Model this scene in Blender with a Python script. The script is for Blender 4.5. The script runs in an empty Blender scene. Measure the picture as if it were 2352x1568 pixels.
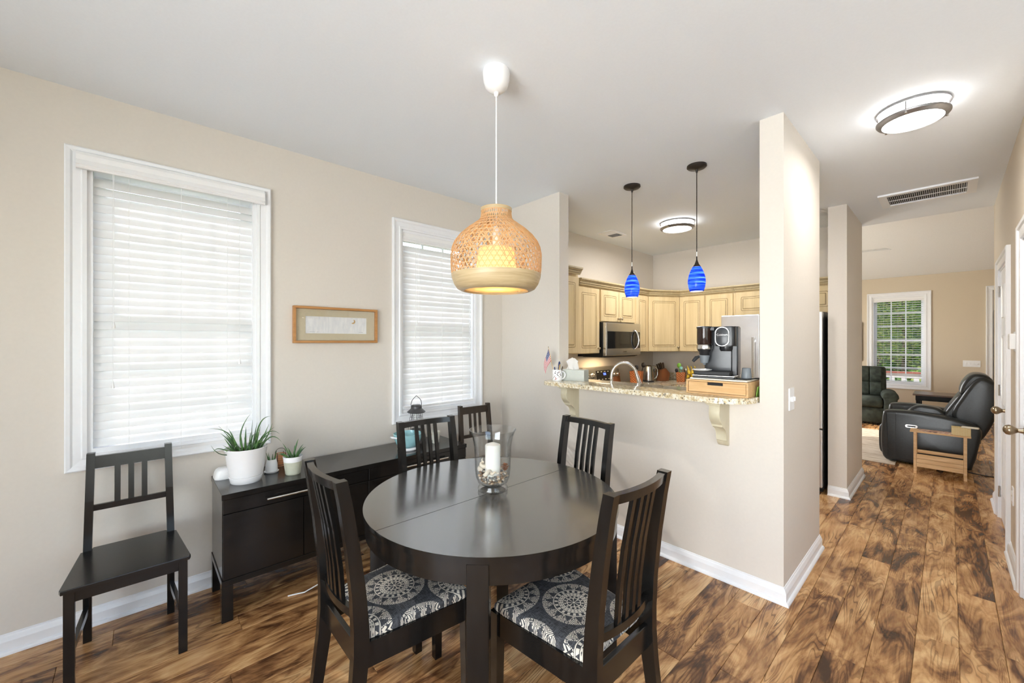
import bpy, bmesh, math, random
from mathutils import Vector, Matrix
random.seed(7)
PI = math.pi
scene = bpy.context.scene
COL = scene.collection

# ------------------------------------------------------------------ camera
cam_d = bpy.data.cameras.new('camera')
cam_d.sensor_width = 36.0
cam_d.lens = 36.0 * 927.0 / 2352.0
cam_d.clip_start = 0.05
cam = bpy.data.objects.new('camera', cam_d)
COL.objects.link(cam)
cam.location = (0, 0, 1.45)
cam.rotation_euler = (PI / 2, 0, math.radians(47.28))
scene.camera = cam

# ------------------------------------------------------------------ world, sun, fill lamps, exposure
scene.view_settings.view_transform = 'Standard'
scene.view_settings.look = 'None'
scene.view_settings.gamma = 1.0
scene.view_settings.use_curve_mapping = False
scene.view_settings.exposure = 0.42
world = bpy.data.worlds.new('world')
scene.world = world
world.use_nodes = True
wt = world.node_tree
sky = wt.nodes.new('ShaderNodeTexSky')
sky.sky_type = 'NISHITA'
sky.sun_disc = False
sky.sun_elevation = math.radians(42)
sky.sun_rotation = math.radians(-75)
sky.air_density = 1.0
sky.dust_density = 1.0
sky.ozone_density = 0.6
wt.links.new(sky.outputs[0], wt.nodes['Background'].inputs[0])
wt.nodes['Background'].inputs[1].default_value = 0.40
scene.cycles.max_bounces = 7
scene.cycles.diffuse_bounces = 4
scene.cycles.glossy_bounces = 3
scene.cycles.transmission_bounces = 4
scene.cycles.transparent_max_bounces = 12
scene.cycles.use_adaptive_sampling = True
scene.cycles.adaptive_threshold = 0.15
scene.cycles.adaptive_min_samples = 12
scene.cycles.caustics_reflective = False
scene.cycles.caustics_refractive = False
scene.cycles.sample_clamp_indirect = 6.0


def lamp(name, kind, loc, energy, color=(1, 1, 1), rot=(0, 0, 0), size=None, size_y=None, radius=None, parent=None):
    d = bpy.data.lights.new(name, kind)
    d.energy = energy
    d.color = color
    if kind == 'AREA':
        d.shape = 'RECTANGLE'
        d.size = size
        d.size_y = size_y if size_y else size
    elif kind == 'SUN':
        d.angle = radius or 0.01
    elif radius is not None:
        d.shadow_soft_size = radius
    o = bpy.data.objects.new(name, d)
    COL.objects.link(o)
    o.location = loc
    o.rotation_euler = rot
    if parent:
        o.parent = parent
    return o


def aim(d):
    return Vector(d).to_track_quat('-Z', 'Y').to_euler()


lamp('sun', 'SUN', (0, 0, 8), 4.2, (1.0, 0.95, 0.88), aim((0.75, 0.35, -0.62)), radius=0.02)
# added fill lamps at unseen openings: behind the camera, dining side, living-room side
rear_fill = lamp('fill_lamp_rear', 'AREA', (0.20, -2.52, 1.25), 80, (0.95, 0.975, 1.0), aim((-0.08, 1, 0.16)), 2.7, 2.2)
rear_fill.data.spread = math.radians(115)
lamp('fill_lamp_side', 'AREA', (1.66, 0.6, 1.45), 12, (0.92, 0.96, 1.0), aim((-1, 0, 0.15)), 2.0, 1.7)
lamp('fill_lamp_living', 'AREA', (-2.9, 8.3, 1.5), 66, (1.0, 0.96, 0.90), aim((1, 0, 0)), 2.6, 1.7)


# ------------------------------------------------------------------ node helpers
class S:
    """shader maths on sockets"""
    def __init__(self, nt, s):
        self.nt, self.s = nt, s

    def op(self, o, b=None, c=None, clamp=False):
        n = self.nt.nodes.new('ShaderNodeMath')
        n.operation = o
        n.use_clamp = clamp
        self.nt.links.new(self.s, n.inputs[0])
        for i, v in ((1, b), (2, c)):
            if v is None:
                continue
            if isinstance(v, S):
                self.nt.links.new(v.s, n.inputs[i])
            else:
                n.inputs[i].default_value = v
        return S(self.nt, n.outputs[0])

    def __add__(self, o): return self.op('ADD', o)
    def __radd__(self, o): return self.op('ADD', o)
    def __sub__(self, o): return self.op('SUBTRACT', o)
    def __rsub__(self, o): return (self * -1.0) + o
    def __mul__(self, o): return self.op('MULTIPLY', o)
    def __rmul__(self, o): return self.op('MULTIPLY', o)
    def __truediv__(self, o): return self.op('DIVIDE', o)
    def lt(self, o): return self.op('LESS_THAN', o)
    def gt(self, o): return self.op('GREATER_THAN', o)
    def sin(self): return self.op('SINE')
    def abs(self): return self.op('ABSOLUTE')
    def sqrt(self): return self.op('SQRT')
    def fract(self): return self.op('FRACT')
    def max(self, o): return self.op('MAXIMUM', o)
    def min(self, o): return self.op('MINIMUM', o)
    def clamp(self): return self.op('ADD', 0.0, clamp=True)


class Mt:
    def __init__(self, name, color=(0.8, 0.8, 0.8), rough=0.5, metal=0.0, **kw):
        m = bpy.data.materials.new(name)
        m.use_nodes = True
        self.m, self.nt = m, m.node_tree
        self.b = self.nt.nodes['Principled BSDF']
        self.b.inputs['Base Color'].default_value = (*color, 1)
        self.b.inputs['Roughness'].default_value = rough
        self.b.inputs['Metallic'].default_value = metal
        m.diffuse_color = (*color, 1)
        for k, v in kw.items():
            self.b.inputs[k].default_value = v

    def node(self, t, **inp):
        n = self.nt.nodes.new('ShaderNode' + t)
        for k, v in inp.items():
            k = k.replace('_', ' ')
            if isinstance(v, S):
                self.nt.links.new(v.s, n.inputs[k])
            elif hasattr(v, 'is_output'):
                self.nt.links.new(v, n.inputs[k])
            else:
                n.inputs[k].default_value = v
        return n

    def coord(self, kind='Object'):
        return self.node('TexCoord').outputs[kind]

    def mapping(self, vec, scale=(1, 1, 1), loc=(0, 0, 0), rot=(0, 0, 0)):
        n = self.node('Mapping', Vector=vec)
        n.inputs['Scale'].default_value = scale
        n.inputs['Location'].default_value = loc
        n.inputs['Rotation'].default_value = rot
        return n.outputs[0]

    def noise(self, vec, scale=5, detail=3, rough=0.5, dist=0.0):
        n = self.node('TexNoise', Vector=vec, Scale=scale, Detail=detail, Roughness=rough, Distortion=dist)
        return S(self.nt, n.outputs[0])

    def ramp(self, fac, stops, interp='LINEAR'):
        n = self.node('ValToRGB')
        self.nt.links.new(fac.s if isinstance(fac, S) else fac, n.inputs[0])
        cr = n.color_ramp
        cr.interpolation = interp
        while len(cr.elements) > 1:
            cr.elements.remove(cr.elements[-1])
        cr.elements[0].position = stops[0][0]
        cr.elements[0].color = (*stops[0][1], 1)
        for p, c in stops[1:]:
            e = cr.elements.new(p)
            e.color = (*c, 1)
        return n.outputs[0]

    def mix(self, fac, a, b, mode='MIX'):
        n = self.nt.nodes.new('ShaderNodeMix')
        n.data_type = 'RGBA'
        n.blend_type = mode
        for i, v in ((0, fac), (6, a), (7, b)):
            if isinstance(v, S):
                self.nt.links.new(v.s, n.inputs[i])
            elif hasattr(v, 'is_output'):
                self.nt.links.new(v, n.inputs[i])
            elif i == 0:
                n.inputs[i].default_value = v
            else:
                n.inputs[i].default_value = (*v, 1)
        return n.outputs[2]

    def color(self, sock):
        self.nt.links.new(sock, self.b.inputs['Base Color'])
        return self

    def bump(self, sock, strength=0.2, dist=0.01):
        n = self.node('Bump')
        n.inputs['Strength'].default_value = strength
        n.inputs['Distance'].default_value = dist
        self.nt.links.new(sock.s if isinstance(sock, S) else sock, n.inputs['Height'])
        self.nt.links.new(n.outputs[0], self.b.inputs['Normal'])
        return self

    def xyz(self, vec):
        n = self.node('SeparateXYZ', Vector=vec)
        return [S(self.nt, o) for o in n.outputs]


def plain(name, color, rough=0.5, metal=0.0, nscale=0, namp=0.06, bump=0.0, **kw):
    """a principled material with faint procedural variation"""
    t = Mt(name, color, rough, metal, **kw)
    if nscale:
        n = t.noise(t.coord(), nscale, 4)
        lo = tuple(c * (1 - namp) for c in color)
        hi = tuple(min(1, c * (1 + namp)) for c in color)
        t.color(t.ramp(n, [(0.3, lo), (0.7, hi)]))
        if bump:
            t.bump(n, bump, 0.003)
    return t.m


def emit(name, color, strength):
    t = Mt(name, color, 0.5)
    t.b.inputs['Emission Color'].default_value = (*color, 1)
    t.b.inputs['Emission Strength'].default_value = strength
    return t.m


# ------------------------------------------------------------------ materials
WALL = (0.712, 0.660, 0.592)
m_wall = plain('wall_paint', WALL, 0.6, nscale=60, namp=0.012, bump=0.04)
m_tan = plain('tan_wall_tone', (0.66, 0.565, 0.43), 0.6, nscale=60, namp=0.012, bump=0.04)  # tanner tone on the living-room walls
m_halltan = plain('hall_wall_tone', (0.69, 0.61, 0.50), 0.6, nscale=60, namp=0.012, bump=0.04)  # tone between the other two, hall wall only
m_ceil = plain('ceiling_paint', (0.84, 0.885, 0.94), 0.7, nscale=90, namp=0.01, bump=0.03)
m_vault = plain('vault_paint', (0.80, 0.79, 0.77), 0.8, nscale=140, namp=0.04, bump=0.35)
m_trim = plain('trim_paint', (0.87, 0.88, 0.90), 0.3, nscale=30, namp=0.01)
m_white = plain('white_plastic', (0.88, 0.88, 0.88), 0.35, nscale=40, namp=0.01)
m_black = plain('black_plastic', (0.018, 0.018, 0.02), 0.3, nscale=50, namp=0.1)
m_blackmatte = plain('black_rubber', (0.015, 0.015, 0.016), 0.6, nscale=50, namp=0.1)
m_steel = plain('brushed_steel', (0.62, 0.61, 0.59), 0.27, 1.0, nscale=40, namp=0.05)
m_chrome = plain('satin_nickel', (0.68, 0.66, 0.63), 0.26, 1.0, nscale=20, namp=0.03)
m_brass = plain('antique_brass', (0.36, 0.29, 0.20), 0.28, 1.0, nscale=20, namp=0.06)
m_bronze = plain('dark_bronze', (0.035, 0.028, 0.024), 0.45, 0.4, nscale=30, namp=0.1)
m_grey = plain('grey_plastic', (0.19, 0.21, 0.23), 0.4, nscale=40, namp=0.05)
m_ceramic = plain('white_glaze', (0.87, 0.87, 0.88), 0.12, nscale=20, namp=0.01)
m_soil = plain('soil', (0.05, 0.035, 0.02), 0.9, nscale=60, namp=0.4, bump=0.6)


def fine_(t, v):
    return t.noise(t.mapping(v, (30, 3.0, 1)), 1.0, 3, 0.6)


def mk_floor():
    t = Mt('laminate_plank', rough=0.27)
    oi = S(t.nt, t.node('ObjectInfo').outputs['Random'])
    gi = S(t.nt, t.node('NewGeometry').outputs['Random Per Island'])
    rnd = (oi * 7.31 + gi * 3.17).fract()
    comb = t.node('CombineXYZ')
    t.nt.links.new((rnd * 37.0).s, comb.inputs[0])
    t.nt.links.new((rnd * 91.0).s, comb.inputs[1])
    t.nt.links.new((rnd * 13.0).s, comb.inputs[2])
    add = t.node('VectorMath')
    add.operation = 'ADD'
    t.nt.links.new(t.coord(), add.inputs[0])
    t.nt.links.new(comb.outputs[0], add.inputs[1])
    v = add.outputs[0]
    patch = t.noise(t.mapping(v, (6.0, 1.7, 1)), 1.5, 5, 0.58, 1.2)
    streak = t.noise(t.mapping(v, (26.0, 1.6, 1)), 1.0, 4, 0.6, 0.7)
    swirl = t.noise(t.mapping(v, (8.5, 1.0, 1)), 1.0, 2, 0.45, 0.9)
    mask = t.noise(t.mapping(v, (4.0, 2.0, 1)), 1.3, 2)
    rings = ((swirl * 120.0 + fine_(t, v) * 2.2).sin() * 0.5 + 0.5)
    fine = t.noise(t.mapping(v, (150, 5.0, 1)), 1.0, 3, 0.6)
    f = patch * 1.9 - 0.50 + (rnd - 0.5) * 0.36 + (fine - 0.5) * 0.22 + (streak - 0.5) * 0.50 + (rings - 0.5) * 0.07
    base = t.ramp(f.clamp(), [(0.04, (0.058, 0.025, 0.011)), (0.20, (0.150, 0.064, 0.025)),
                              (0.38, (0.340, 0.163, 0.063)), (0.58, (0.56, 0.305, 0.125)), (0.88, (0.78, 0.50, 0.245))])
    line = rings.lt(0.14) * ((mask - 0.42) * 3.0).clamp() * 0.75
    c = t.mix(line, base, (0.075, 0.032, 0.013))
    knot = t.node('TexVoronoi', Scale=1.0)
    t.nt.links.new(t.mapping(v, (4.0, 1.3, 1)), knot.inputs['Vector'])
    kd = S(t.nt, knot.outputs['Distance']) + (streak - 0.5) * 0.10 + (patch - 0.5) * 0.12
    c = t.mix(((0.10 - kd) * 16.0).clamp() * 0.85, c, (0.024, 0.011, 0.006))
    t.color(c)
    t.bump(rings * 0.5 + fine, 0.10, 0.002)
    return t.m


m_floor = mk_floor()


def mk_wood(name, lo, hi, rough, scale=(40, 2, 2), axis_rot=(0, 0, 0), bump=0.08, spec=0.5, coat=0.0):
    t = Mt(name, hi, rough)
    t.b.inputs['Specular IOR Level'].default_value = spec
    t.b.inputs['Coat Weight'].default_value = coat
    t.b.inputs['Coat Roughness'].default_value = 0.16
    t.b.inputs['Coat IOR'].default_value = 1.5 if coat < 1 else 1.75
    v = t.mapping(t.coord(), scale, rot=axis_rot)
    n = t.noise(v, 1.5, 5, 0.6, 0.6)
    t.color(t.ramp(n, [(0.3, lo), (0.7, hi)]))
    t.bump(n, bump, 0.002)
    return t.m


m_dark = mk_wood('black_brown_stain', (0.0050, 0.0046, 0.0043), (0.0105, 0.0096, 0.0089), 0.25, (30, 30, 3), spec=0.2, coat=0.45)
m_darky = mk_wood('black_brown_veneer', (0.0052, 0.0046, 0.0042), (0.0125, 0.0108, 0.0095), 0.25, (30, 2, 30), spec=0.2, coat=0.5)
m_brownchair = mk_wood('dark_walnut_stain', (0.020, 0.012, 0.007), (0.040, 0.026, 0.017), 0.3, (30, 30, 3))
m_top_sheen = mk_wood('tabletop_painted_sheen', (0.034, 0.034, 0.034), (0.050, 0.049, 0.048), 0.26, (26, 2, 2), bump=0.02, spec=1.0, coat=1.0)  # grey base stands in for wall light reflected on the black top
m_bamboo = mk_wood('bamboo', (0.62, 0.36, 0.15), (0.76, 0.50, 0.25), 0.4, (3, 40, 40))
m_pine = mk_wood('pine', (0.62, 0.36, 0.15), (0.80, 0.56, 0.30), 0.4, (3, 30, 30))
m_oak = mk_wood('honey_frame', (0.42, 0.19, 0.055), (0.55, 0.27, 0.09), 0.35, (4, 4, 30))
m_cab = mk_wood('glazed_cream_cabinet', (0.61, 0.465, 0.25), (0.735, 0.585, 0.345), 0.35, (14, 14, 1.2), bump=0.02)
m_crown = mk_wood('glazed_crown', (0.46, 0.37, 0.21), (0.58, 0.48, 0.29), 0.4, (14, 14, 1.2), bump=0.02)
m_glaze = plain('brown_glaze', (0.24, 0.16, 0.075), 0.5, nscale=30, namp=0.25)
m_corbel = mk_wood('cream_corbel', (0.60, 0.54, 0.38), (0.68, 0.62, 0.46), 0.4, (12, 12, 2), bump=0.02)


def mk_granite():
    t = Mt('granite', rough=0.08)
    v = t.coord()
    n1 = t.noise(v, 40, 5, 0.65)
    n2 = t.noise(v, 95, 4, 0.6)
    n3 = t.noise(v, 22, 4, 0.6)
    c = t.ramp(n1, [(0.30, (0.30, 0.20, 0.10)), (0.44, (0.62, 0.50, 0.30)), (0.56, (0.80, 0.74, 0.60)), (0.75, (0.88, 0.85, 0.77))])
    c = t.mix(n2.gt(0.605) * 0.9, c, (0.022, 0.017, 0.015))
    c = t.mix(n3.gt(0.645) * 0.75, c, (0.15, 0.12, 0.10))
    t.color(c)
    return t.m


m_granite = mk_granite()


def mk_fabric():
    """charcoal cloth printed with cream medallions"""
    t = Mt('medallion_fabric', rough=0.85)
    x, y, z = t.xyz(t.coord())
    R = 0.117
    px_, py_ = 0.274, 0.41

    def cell(ox, oy):
        cx = ((x + ox) / px_).fract() * px_ - px_ / 2
        cy = ((y + oy) / py_).fract() * py_ - py_ / 2
        r = (cx * cx + cy * cy).sqrt() / R
        th = cy.op('ARCTAN2', cx)
        return r, th

    def medal(ox, oy):
        r, th = cell(ox, oy)
        def band(a, b): return r.gt(a) * r.lt(b)
        tri = ((th * (14 / (2 * PI)) + 0.5).fract() - 0.5).abs() * 2.0          # 0..1 zigzag, 14 points
        petals = ((th * 4.0).sin()).abs()
        core = r.lt(0.235) * (1.0 - petals.gt(0.45) * band(0.04, 0.20))
        dots = band(0.25, 0.31) * ((th * 13.0).sin()).gt(0.1)
        weave = band(0.33, 0.49) * ((((th * 24.0).sin() + (r * 95.0).sin() * 1.1)).gt(-1.05))
        rays = band(0.51, 0.61) * ((th * 20.0).sin()).gt(0.05)
        ring = band(0.625, 0.66)
        # outer zigzag of stitched chevrons
        h = (r - 0.66) / 0.34
        tooth = h + tri * 1.0 - 1.0                                    # >0 outside the triangle
        chev = ((tooth.abs() * 26.0).sin()).gt(-0.15) * tooth.gt(-0.05)
        inn = tooth.lt(-0.10) * tooth.gt(-0.24) * ((r * 120.0).sin()).gt(-0.2)
        hatch = ((th * 60.0).sin()).gt(-0.55)
        outer = band(0.67, 1.0) * (chev * hatch.max(tooth.gt(0.25))).max(inn)
        return core.max(dots).max(weave).max(rays).max(ring).max(outer)

    p = medal(0.137, 0.205).max(medal(0.0, 0.0)).clamp()
    wv = t.noise(t.mapping(t.coord(), (420, 60, 1)), 1, 2).max(t.noise(t.mapping(t.coord(), (60, 420, 1)), 1, 2))
    dark = t.ramp(wv, [(0.45, (0.020, 0.021, 0.025)), (0.72, (0.095, 0.098, 0.108))])
    t.color(t.mix(p, dark, (0.66, 0.61, 0.52)))
    t.bump(wv + p * 0.8, 0.25, 0.001)
    return t.m


m_fabric = mk_fabric()


def mk_translucent(name, color, trans, rough=0.5):
    t = Mt(name, color, rough)
    tr = t.node('BsdfTranslucent')
    tr.inputs['Color'].default_value = (*color, 1)
    mx = t.node('MixShader')
    mx.inputs[0].default_value = trans
    t.nt.links.new(t.b.outputs[0], mx.inputs[1])
    t.nt.links.new(tr.outputs[0], mx.inputs[2])
    t.nt.links.new(mx.outputs[0], t.nt.nodes['Material Output'].inputs[0])
    return t


m_slat = mk_translucent('blind_vinyl', (0.91, 0.91, 0.91), 0.22, 0.35).m
m_tissue = mk_translucent('tissue_paper', (0.9, 0.88, 0.85), 0.3, 0.8).m


def mk_pane():
    t = Mt('window_glass')
    tr = t.node('BsdfTransparent')
    gl = t.node('BsdfGlossy')
    gl.inputs['Roughness'].default_value = 0.02
    mx = t.node('MixShader')
    mx.inputs[0].default_value = 0.05
    t.nt.links.new(tr.outputs[0], mx.inputs[1])
    t.nt.links.new(gl.outputs[0], mx.inputs[2])
    t.nt.links.new(mx.outputs[0], t.nt.nodes['Material Output'].inputs[0])
    return t.m


m_pane = mk_pane()


def mk_clear():
    t = Mt('clear_glass')
    tr = t.node('BsdfTransparent')
    lw = t.node('LayerWeight')
    lw.inputs['Blend'].default_value = 0.35
    t.nt.links.new(t.ramp(lw.outputs['Facing'], [(0.0, (0.985, 0.99, 0.99)), (0.6, (0.94, 0.95, 0.955)), (1.0, (0.42, 0.45, 0.48))]), tr.inputs['Color'])
    gl = t.node('BsdfGlossy')
    gl.inputs['Roughness'].default_value = 0.02
    fc = S(t.nt, lw.outputs['Facing'])
    mx = t.node('MixShader')
    t.nt.links.new((fc.op('POWER', 2.6) * 0.85 + 0.06).s, mx.inputs[0])
    t.nt.links.new(tr.outputs[0], mx.inputs[1])
    t.nt.links.new(gl.outputs[0], mx.inputs[2])
    t.nt.links.new(mx.outputs[0], t.nt.nodes['Material Output'].inputs[0])
    return t.m


m_glass = mk_clear()

# ------------------------------------------------------------------ mesh helpers
def BM():
    return bmesh.new()


def box(bm, x0, x1, y0, y1, z0, z1, bev=0.0, seg=1):
    vs = [bm.verts.new((x, y, z)) for x in (x0, x1) for y in (y0, y1) for z in (z0, z1)]
    idx = [(0, 1, 3, 2), (4, 6, 7, 5), (0, 4, 5, 1), (2, 3, 7, 6), (0, 2, 6, 4), (1, 5, 7, 3)]
    fs = [bm.faces.new([vs[i] for i in f]) for f in idx]
    if bev > 0:
        es = list({e for f in fs for e in f.edges})
        bmesh.ops.bevel(bm, geom=es, offset=bev, segments=seg, affect='EDGES', profile=0.5)
    return bm


def bx(x0, x1, y0, y1, z0, z1, bev=0.0, seg=1):
    return box(BM(), x0, x1, y0, y1, z0, z1, bev, seg)


def hexa(bm, bot, top):
    """box from 4 bottom and 4 top corners"""
    a = [bm.verts.new(p) for p in bot]
    b = [bm.verts.new(p) for p in top]
    bm.faces.new(a[::-1])
    bm.faces.new(b)
    for i in range(4):
        j = (i + 1) % 4
        bm.faces.new((a[i], a[j], b[j], b[i]))
    return bm


def sweep_rect(bm, path, wx, wy, caps=True):
    """square-section bar along path points; width wx along X and wy along Y per point"""
    rings = []
    for i, p in enumerate(path):
        a = wx[i] if isinstance(wx, (list, tuple)) else wx
        b = wy[i] if isinstance(wy, (list, tuple)) else wy
        rings.append([bm.verts.new((p[0] + sx * a / 2, p[1] + sy * b / 2, p[2])) for sx, sy in ((-1, -1), (1, -1), (1, 1), (-1, 1))])
    for r0, r1 in zip(rings, rings[1:]):
        for i in range(4):
            j = (i + 1) % 4
            bm.faces.new((r0[i], r0[j], r1[j], r1[i]))
    if caps:
        bm.faces.new(rings[0][::-1])
        bm.faces.new(rings[-1])
    return bm


def tube(bm, pts, r, n=8, caps=True):
    pts = [Vector(p) for p in pts]
    rad = r if isinstance(r, (list, tuple)) else [r] * len(pts)
    rings = []
    up = Vector((0, 0, 1))
    prev = None
    for i, p in enumerate(pts):
        d = (pts[min(i + 1, len(pts) - 1)] - pts[max(i - 1, 0)]).normalized()
        if prev is None:
            a = d.cross(up)
            if a.length < 1e-3:
                a = d.cross(Vector((1, 0, 0)))
        else:
            a = prev - d * prev.dot(d)
        a.normalize()
        prev = a.copy()
        b = d.cross(a)
        rings.append([bm.verts.new(p + (a * math.cos(2 * PI * k / n) + b * math.sin(2 * PI * k / n)) * rad[i]) for k in range(n)])
    for r0, r1 in zip(rings, rings[1:]):
        for k in range(n):
            j = (k + 1) % n
            bm.faces.new((r0[k], r0[j], r1[j], r1[k]))
    if caps:
        bm.faces.new(rings[0][::-1])
        bm.faces.new(rings[-1])
    return bm


def lathe(bm, prof, n=32, c=(0, 0), sx=1.0, sy=1.0, cap0=True, cap1=True, closed=False):
    rings = []
    for r, z in prof:
        if r < 1e-5:
            rings.append([bm.verts.new((c[0], c[1], z))])
        else:
            rings.append([bm.verts.new((c[0] + sx * r * math.cos(2 * PI * k / n), c[1] + sy * r * math.sin(2 * PI * k / n), z)) for k in range(n)])
    prs = list(zip(rings, rings[1:]))
    if closed:
        prs.append((rings[-1], rings[0]))
    for r0, r1 in prs:
        for k in range(n):
            j = (k + 1) % n
            if len(r0) == 1 and len(r1) == 1:
                continue
            if len(r0) == 1:
                bm.faces.new((r0[0], r1[j], r1[k]))
            elif len(r1) == 1:
                bm.faces.new((r0[k], r0[j], r1[0]))
            else:
                bm.faces.new((r0[k], r0[j], r1[j], r1[k]))
    if not closed:
        if cap0 and len(rings[0]) > 1:
            bm.faces.new(rings[0][::-1])
        if cap1 and len(rings[-1]) > 1:
            bm.faces.new(rings[-1])
    return bm


def prism(bm, poly, plane, a, b, bev=0.0, seg=2):
    """extrude a 2-D polygon; plane 'XY' (along z), 'XZ' (along y) or 'YZ' (along x)"""
    def P(p, t):
        return {'XY': (p[0], p[1], t), 'XZ': (p[0], t, p[1]), 'YZ': (t, p[0], p[1])}[plane]
    v0 = [bm.verts.new(P(p, a)) for p in poly]
    v1 = [bm.verts.new(P(p, b)) for p in poly]
    f0 = bm.faces.new(v0[::-1])
    f1 = bm.faces.new(v1)
    fs = [f0, f1]
    n = len(poly)
    for i in range(n):
        j = (i + 1) % n
        fs.append(bm.faces.new((v0[i], v0[j], v1[j], v1[i])))
    if bev > 0:
        es = list({e for f in (f0, f1) for e in f.edges})
        bmesh.ops.bevel(bm, geom=es, offset=bev, segments=seg, affect='EDGES', profile=0.5)
    return bm


def rrect(w, h, r, n=5, cx=0, cy=0):
    out = []
    for qx, qy, a0 in ((1, 1, 0), (-1, 1, 90), (-1, -1, 180), (1, -1, 270)):
        for k in range(n + 1):
            a = math.radians(a0 + 90 * k / n)
            out.append((cx + qx * (w / 2 - r) + r * math.cos(a), cy + qy * (h / 2 - r) + r * math.sin(a)))
    return out


def ring_prism(bm, outer, inner, plane, a, b):
    """frame between two same-length closed polygons"""
    def P(p, t):
        return {'XY': (p[0], p[1], t), 'XZ': (p[0], t, p[1]), 'YZ': (t, p[0], p[1])}[plane]
    L = [[bm.verts.new(P(p, t)) for p in q] for q, t in ((outer, a), (outer, b), (inner, b), (inner, a))]
    n = len(outer)
    for k in range(4):
        A, B = L[k], L[(k + 1) % 4]
        for i in range(n):
            j = (i + 1) % n
            bm.faces.new((A[i], A[j], B[j], B[i]))
    return bm


def to_mesh(name, bm, smooth=None):
    bmesh.ops.recalc_face_normals(bm, faces=bm.faces)
    me = bpy.data.meshes.new(name)
    bm.to_mesh(me)
    bm.free()
    if smooth:
        me.polygons.foreach_set('use_smooth', [True] * len(me.polygons))
        me.set_sharp_from_angle(angle=math.radians(smooth))
    return me


def obj(name, bm, mat, parent=None, smooth=None, loc=None, rot=None, kind=None, label=None):
    me = bm if isinstance(bm, bpy.types.Mesh) else to_mesh(name, bm, smooth)
    if mat is not None and not me.materials:
        for mm in (mat if isinstance(mat, (list, tuple)) else [mat]):
            me.materials.append(mm)
    o = bpy.data.objects.new(name, me)
    COL.objects.link(o)
    if loc:
        o.location = loc
    if rot:
        o.rotation_euler = rot
    if parent:
        o.parent = parent
    if kind:
        o['kind'] = kind
    if label:
        o['label'] = label
    return o


def tag(o, label, cat, group=None, kind=None):
    o['label'] = label
    o['category'] = cat
    if group:
        o['group'] = group
    if kind:
        o['kind'] = kind
    return o


def thing(name, label, cat, loc=(0, 0, 0), rotz=0.0, group=None):
    o = bpy.data.objects.new(name, None)
    o.empty_display_size = 0.05
    COL.objects.link(o)
    o.location = loc
    o.rotation_euler = (0, 0, rotz)
    return tag(o, label, cat, group)


def struct(name, bm, mat, parent=None, smooth=None):
    return obj(name, bm, mat, parent, smooth, kind='structure')


def dup(root, loc, rotz=0.0, label=None, group=None):
    def rec(o, par):
        c = o.copy()
        COL.objects.link(c)
        c.parent = par
        for ch in [q for q in o.children]:
            rec(ch, c)
        return c
    r = rec(root, None)
    r.location = loc
    r.rotation_euler = (0, 0, rotz)
    if label:
        r['label'] = label
    if group:
        r['group'] = group
    return r


def cells(bm, us, vs, holes, mk, t0, t1):
    """slab over the grid us x vs with rectangular holes; mk(u,v,t) -> xyz; t0,t1 the two faces"""
    def solid(i, j):
        if i < 0 or j < 0 or i >= len(us) - 1 or j >= len(vs) - 1:
            return False
        cu, cv = (us[i] + us[i + 1]) / 2, (vs[j] + vs[j + 1]) / 2
        return not any(a < cu < b and c < cv < d for a, b, c, d in holes)
    V = {}

    def v(i, j, t):
        if (i, j, t) not in V:
            V[(i, j, t)] = bm.verts.new(mk(us[i], vs[j], t1 if t else t0))
        return V[(i, j, t)]
    for i in range(len(us) - 1):
        for j in range(len(vs) - 1):
            if not solid(i, j):
                continue
            for t in (0, 1):
                bm.faces.new((v(i, j, t), v(i + 1, j, t), v(i + 1, j + 1, t), v(i, j + 1, t)))
            if not solid(i - 1, j):
                bm.faces.new((v(i, j, 0), v(i, j + 1, 0), v(i, j + 1, 1), v(i, j, 1)))
            if not solid(i + 1, j):
                bm.faces.new((v(i + 1, j, 0), v(i + 1, j + 1, 0), v(i + 1, j + 1, 1), v(i + 1, j, 1)))
            if not solid(i, j - 1):
                bm.faces.new((v(i, j, 0), v(i + 1, j, 0), v(i + 1, j, 1), v(i, j, 1)))
            if not solid(i, j + 1):
                bm.faces.new((v(i, j + 1, 0), v(i + 1, j + 1, 0), v(i + 1, j + 1, 1), v(i, j + 1, 1)))
    return bm


def wall_x(name, xa, xb, y0, y1, z0, z1, holes=(), mat=None):
    us = sorted({y0, y1, *[h[0] for h in holes], *[h[1] for h in holes]})
    vs = sorted({z0, z1, *[h[2] for h in holes], *[h[3] for h in holes]})
    return struct(name, cells(BM(), us, vs, holes, lambda u, v, t: (t, u, v), xa, xb), mat or m_wall)


def wall_y(name, ya, yb, x0, x1, z0, z1, holes=(), mat=None):
    us = sorted({x0, x1, *[h[0] for h in holes], *[h[1] for h in holes]})
    vs = sorted({z0, z1, *[h[2] for h in holes], *[h[3] for h in holes]})
    return struct(name, cells(BM(), us, vs, holes, lambda u, v, t: (u, t, v), ya, yb), mat or m_wall)


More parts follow.
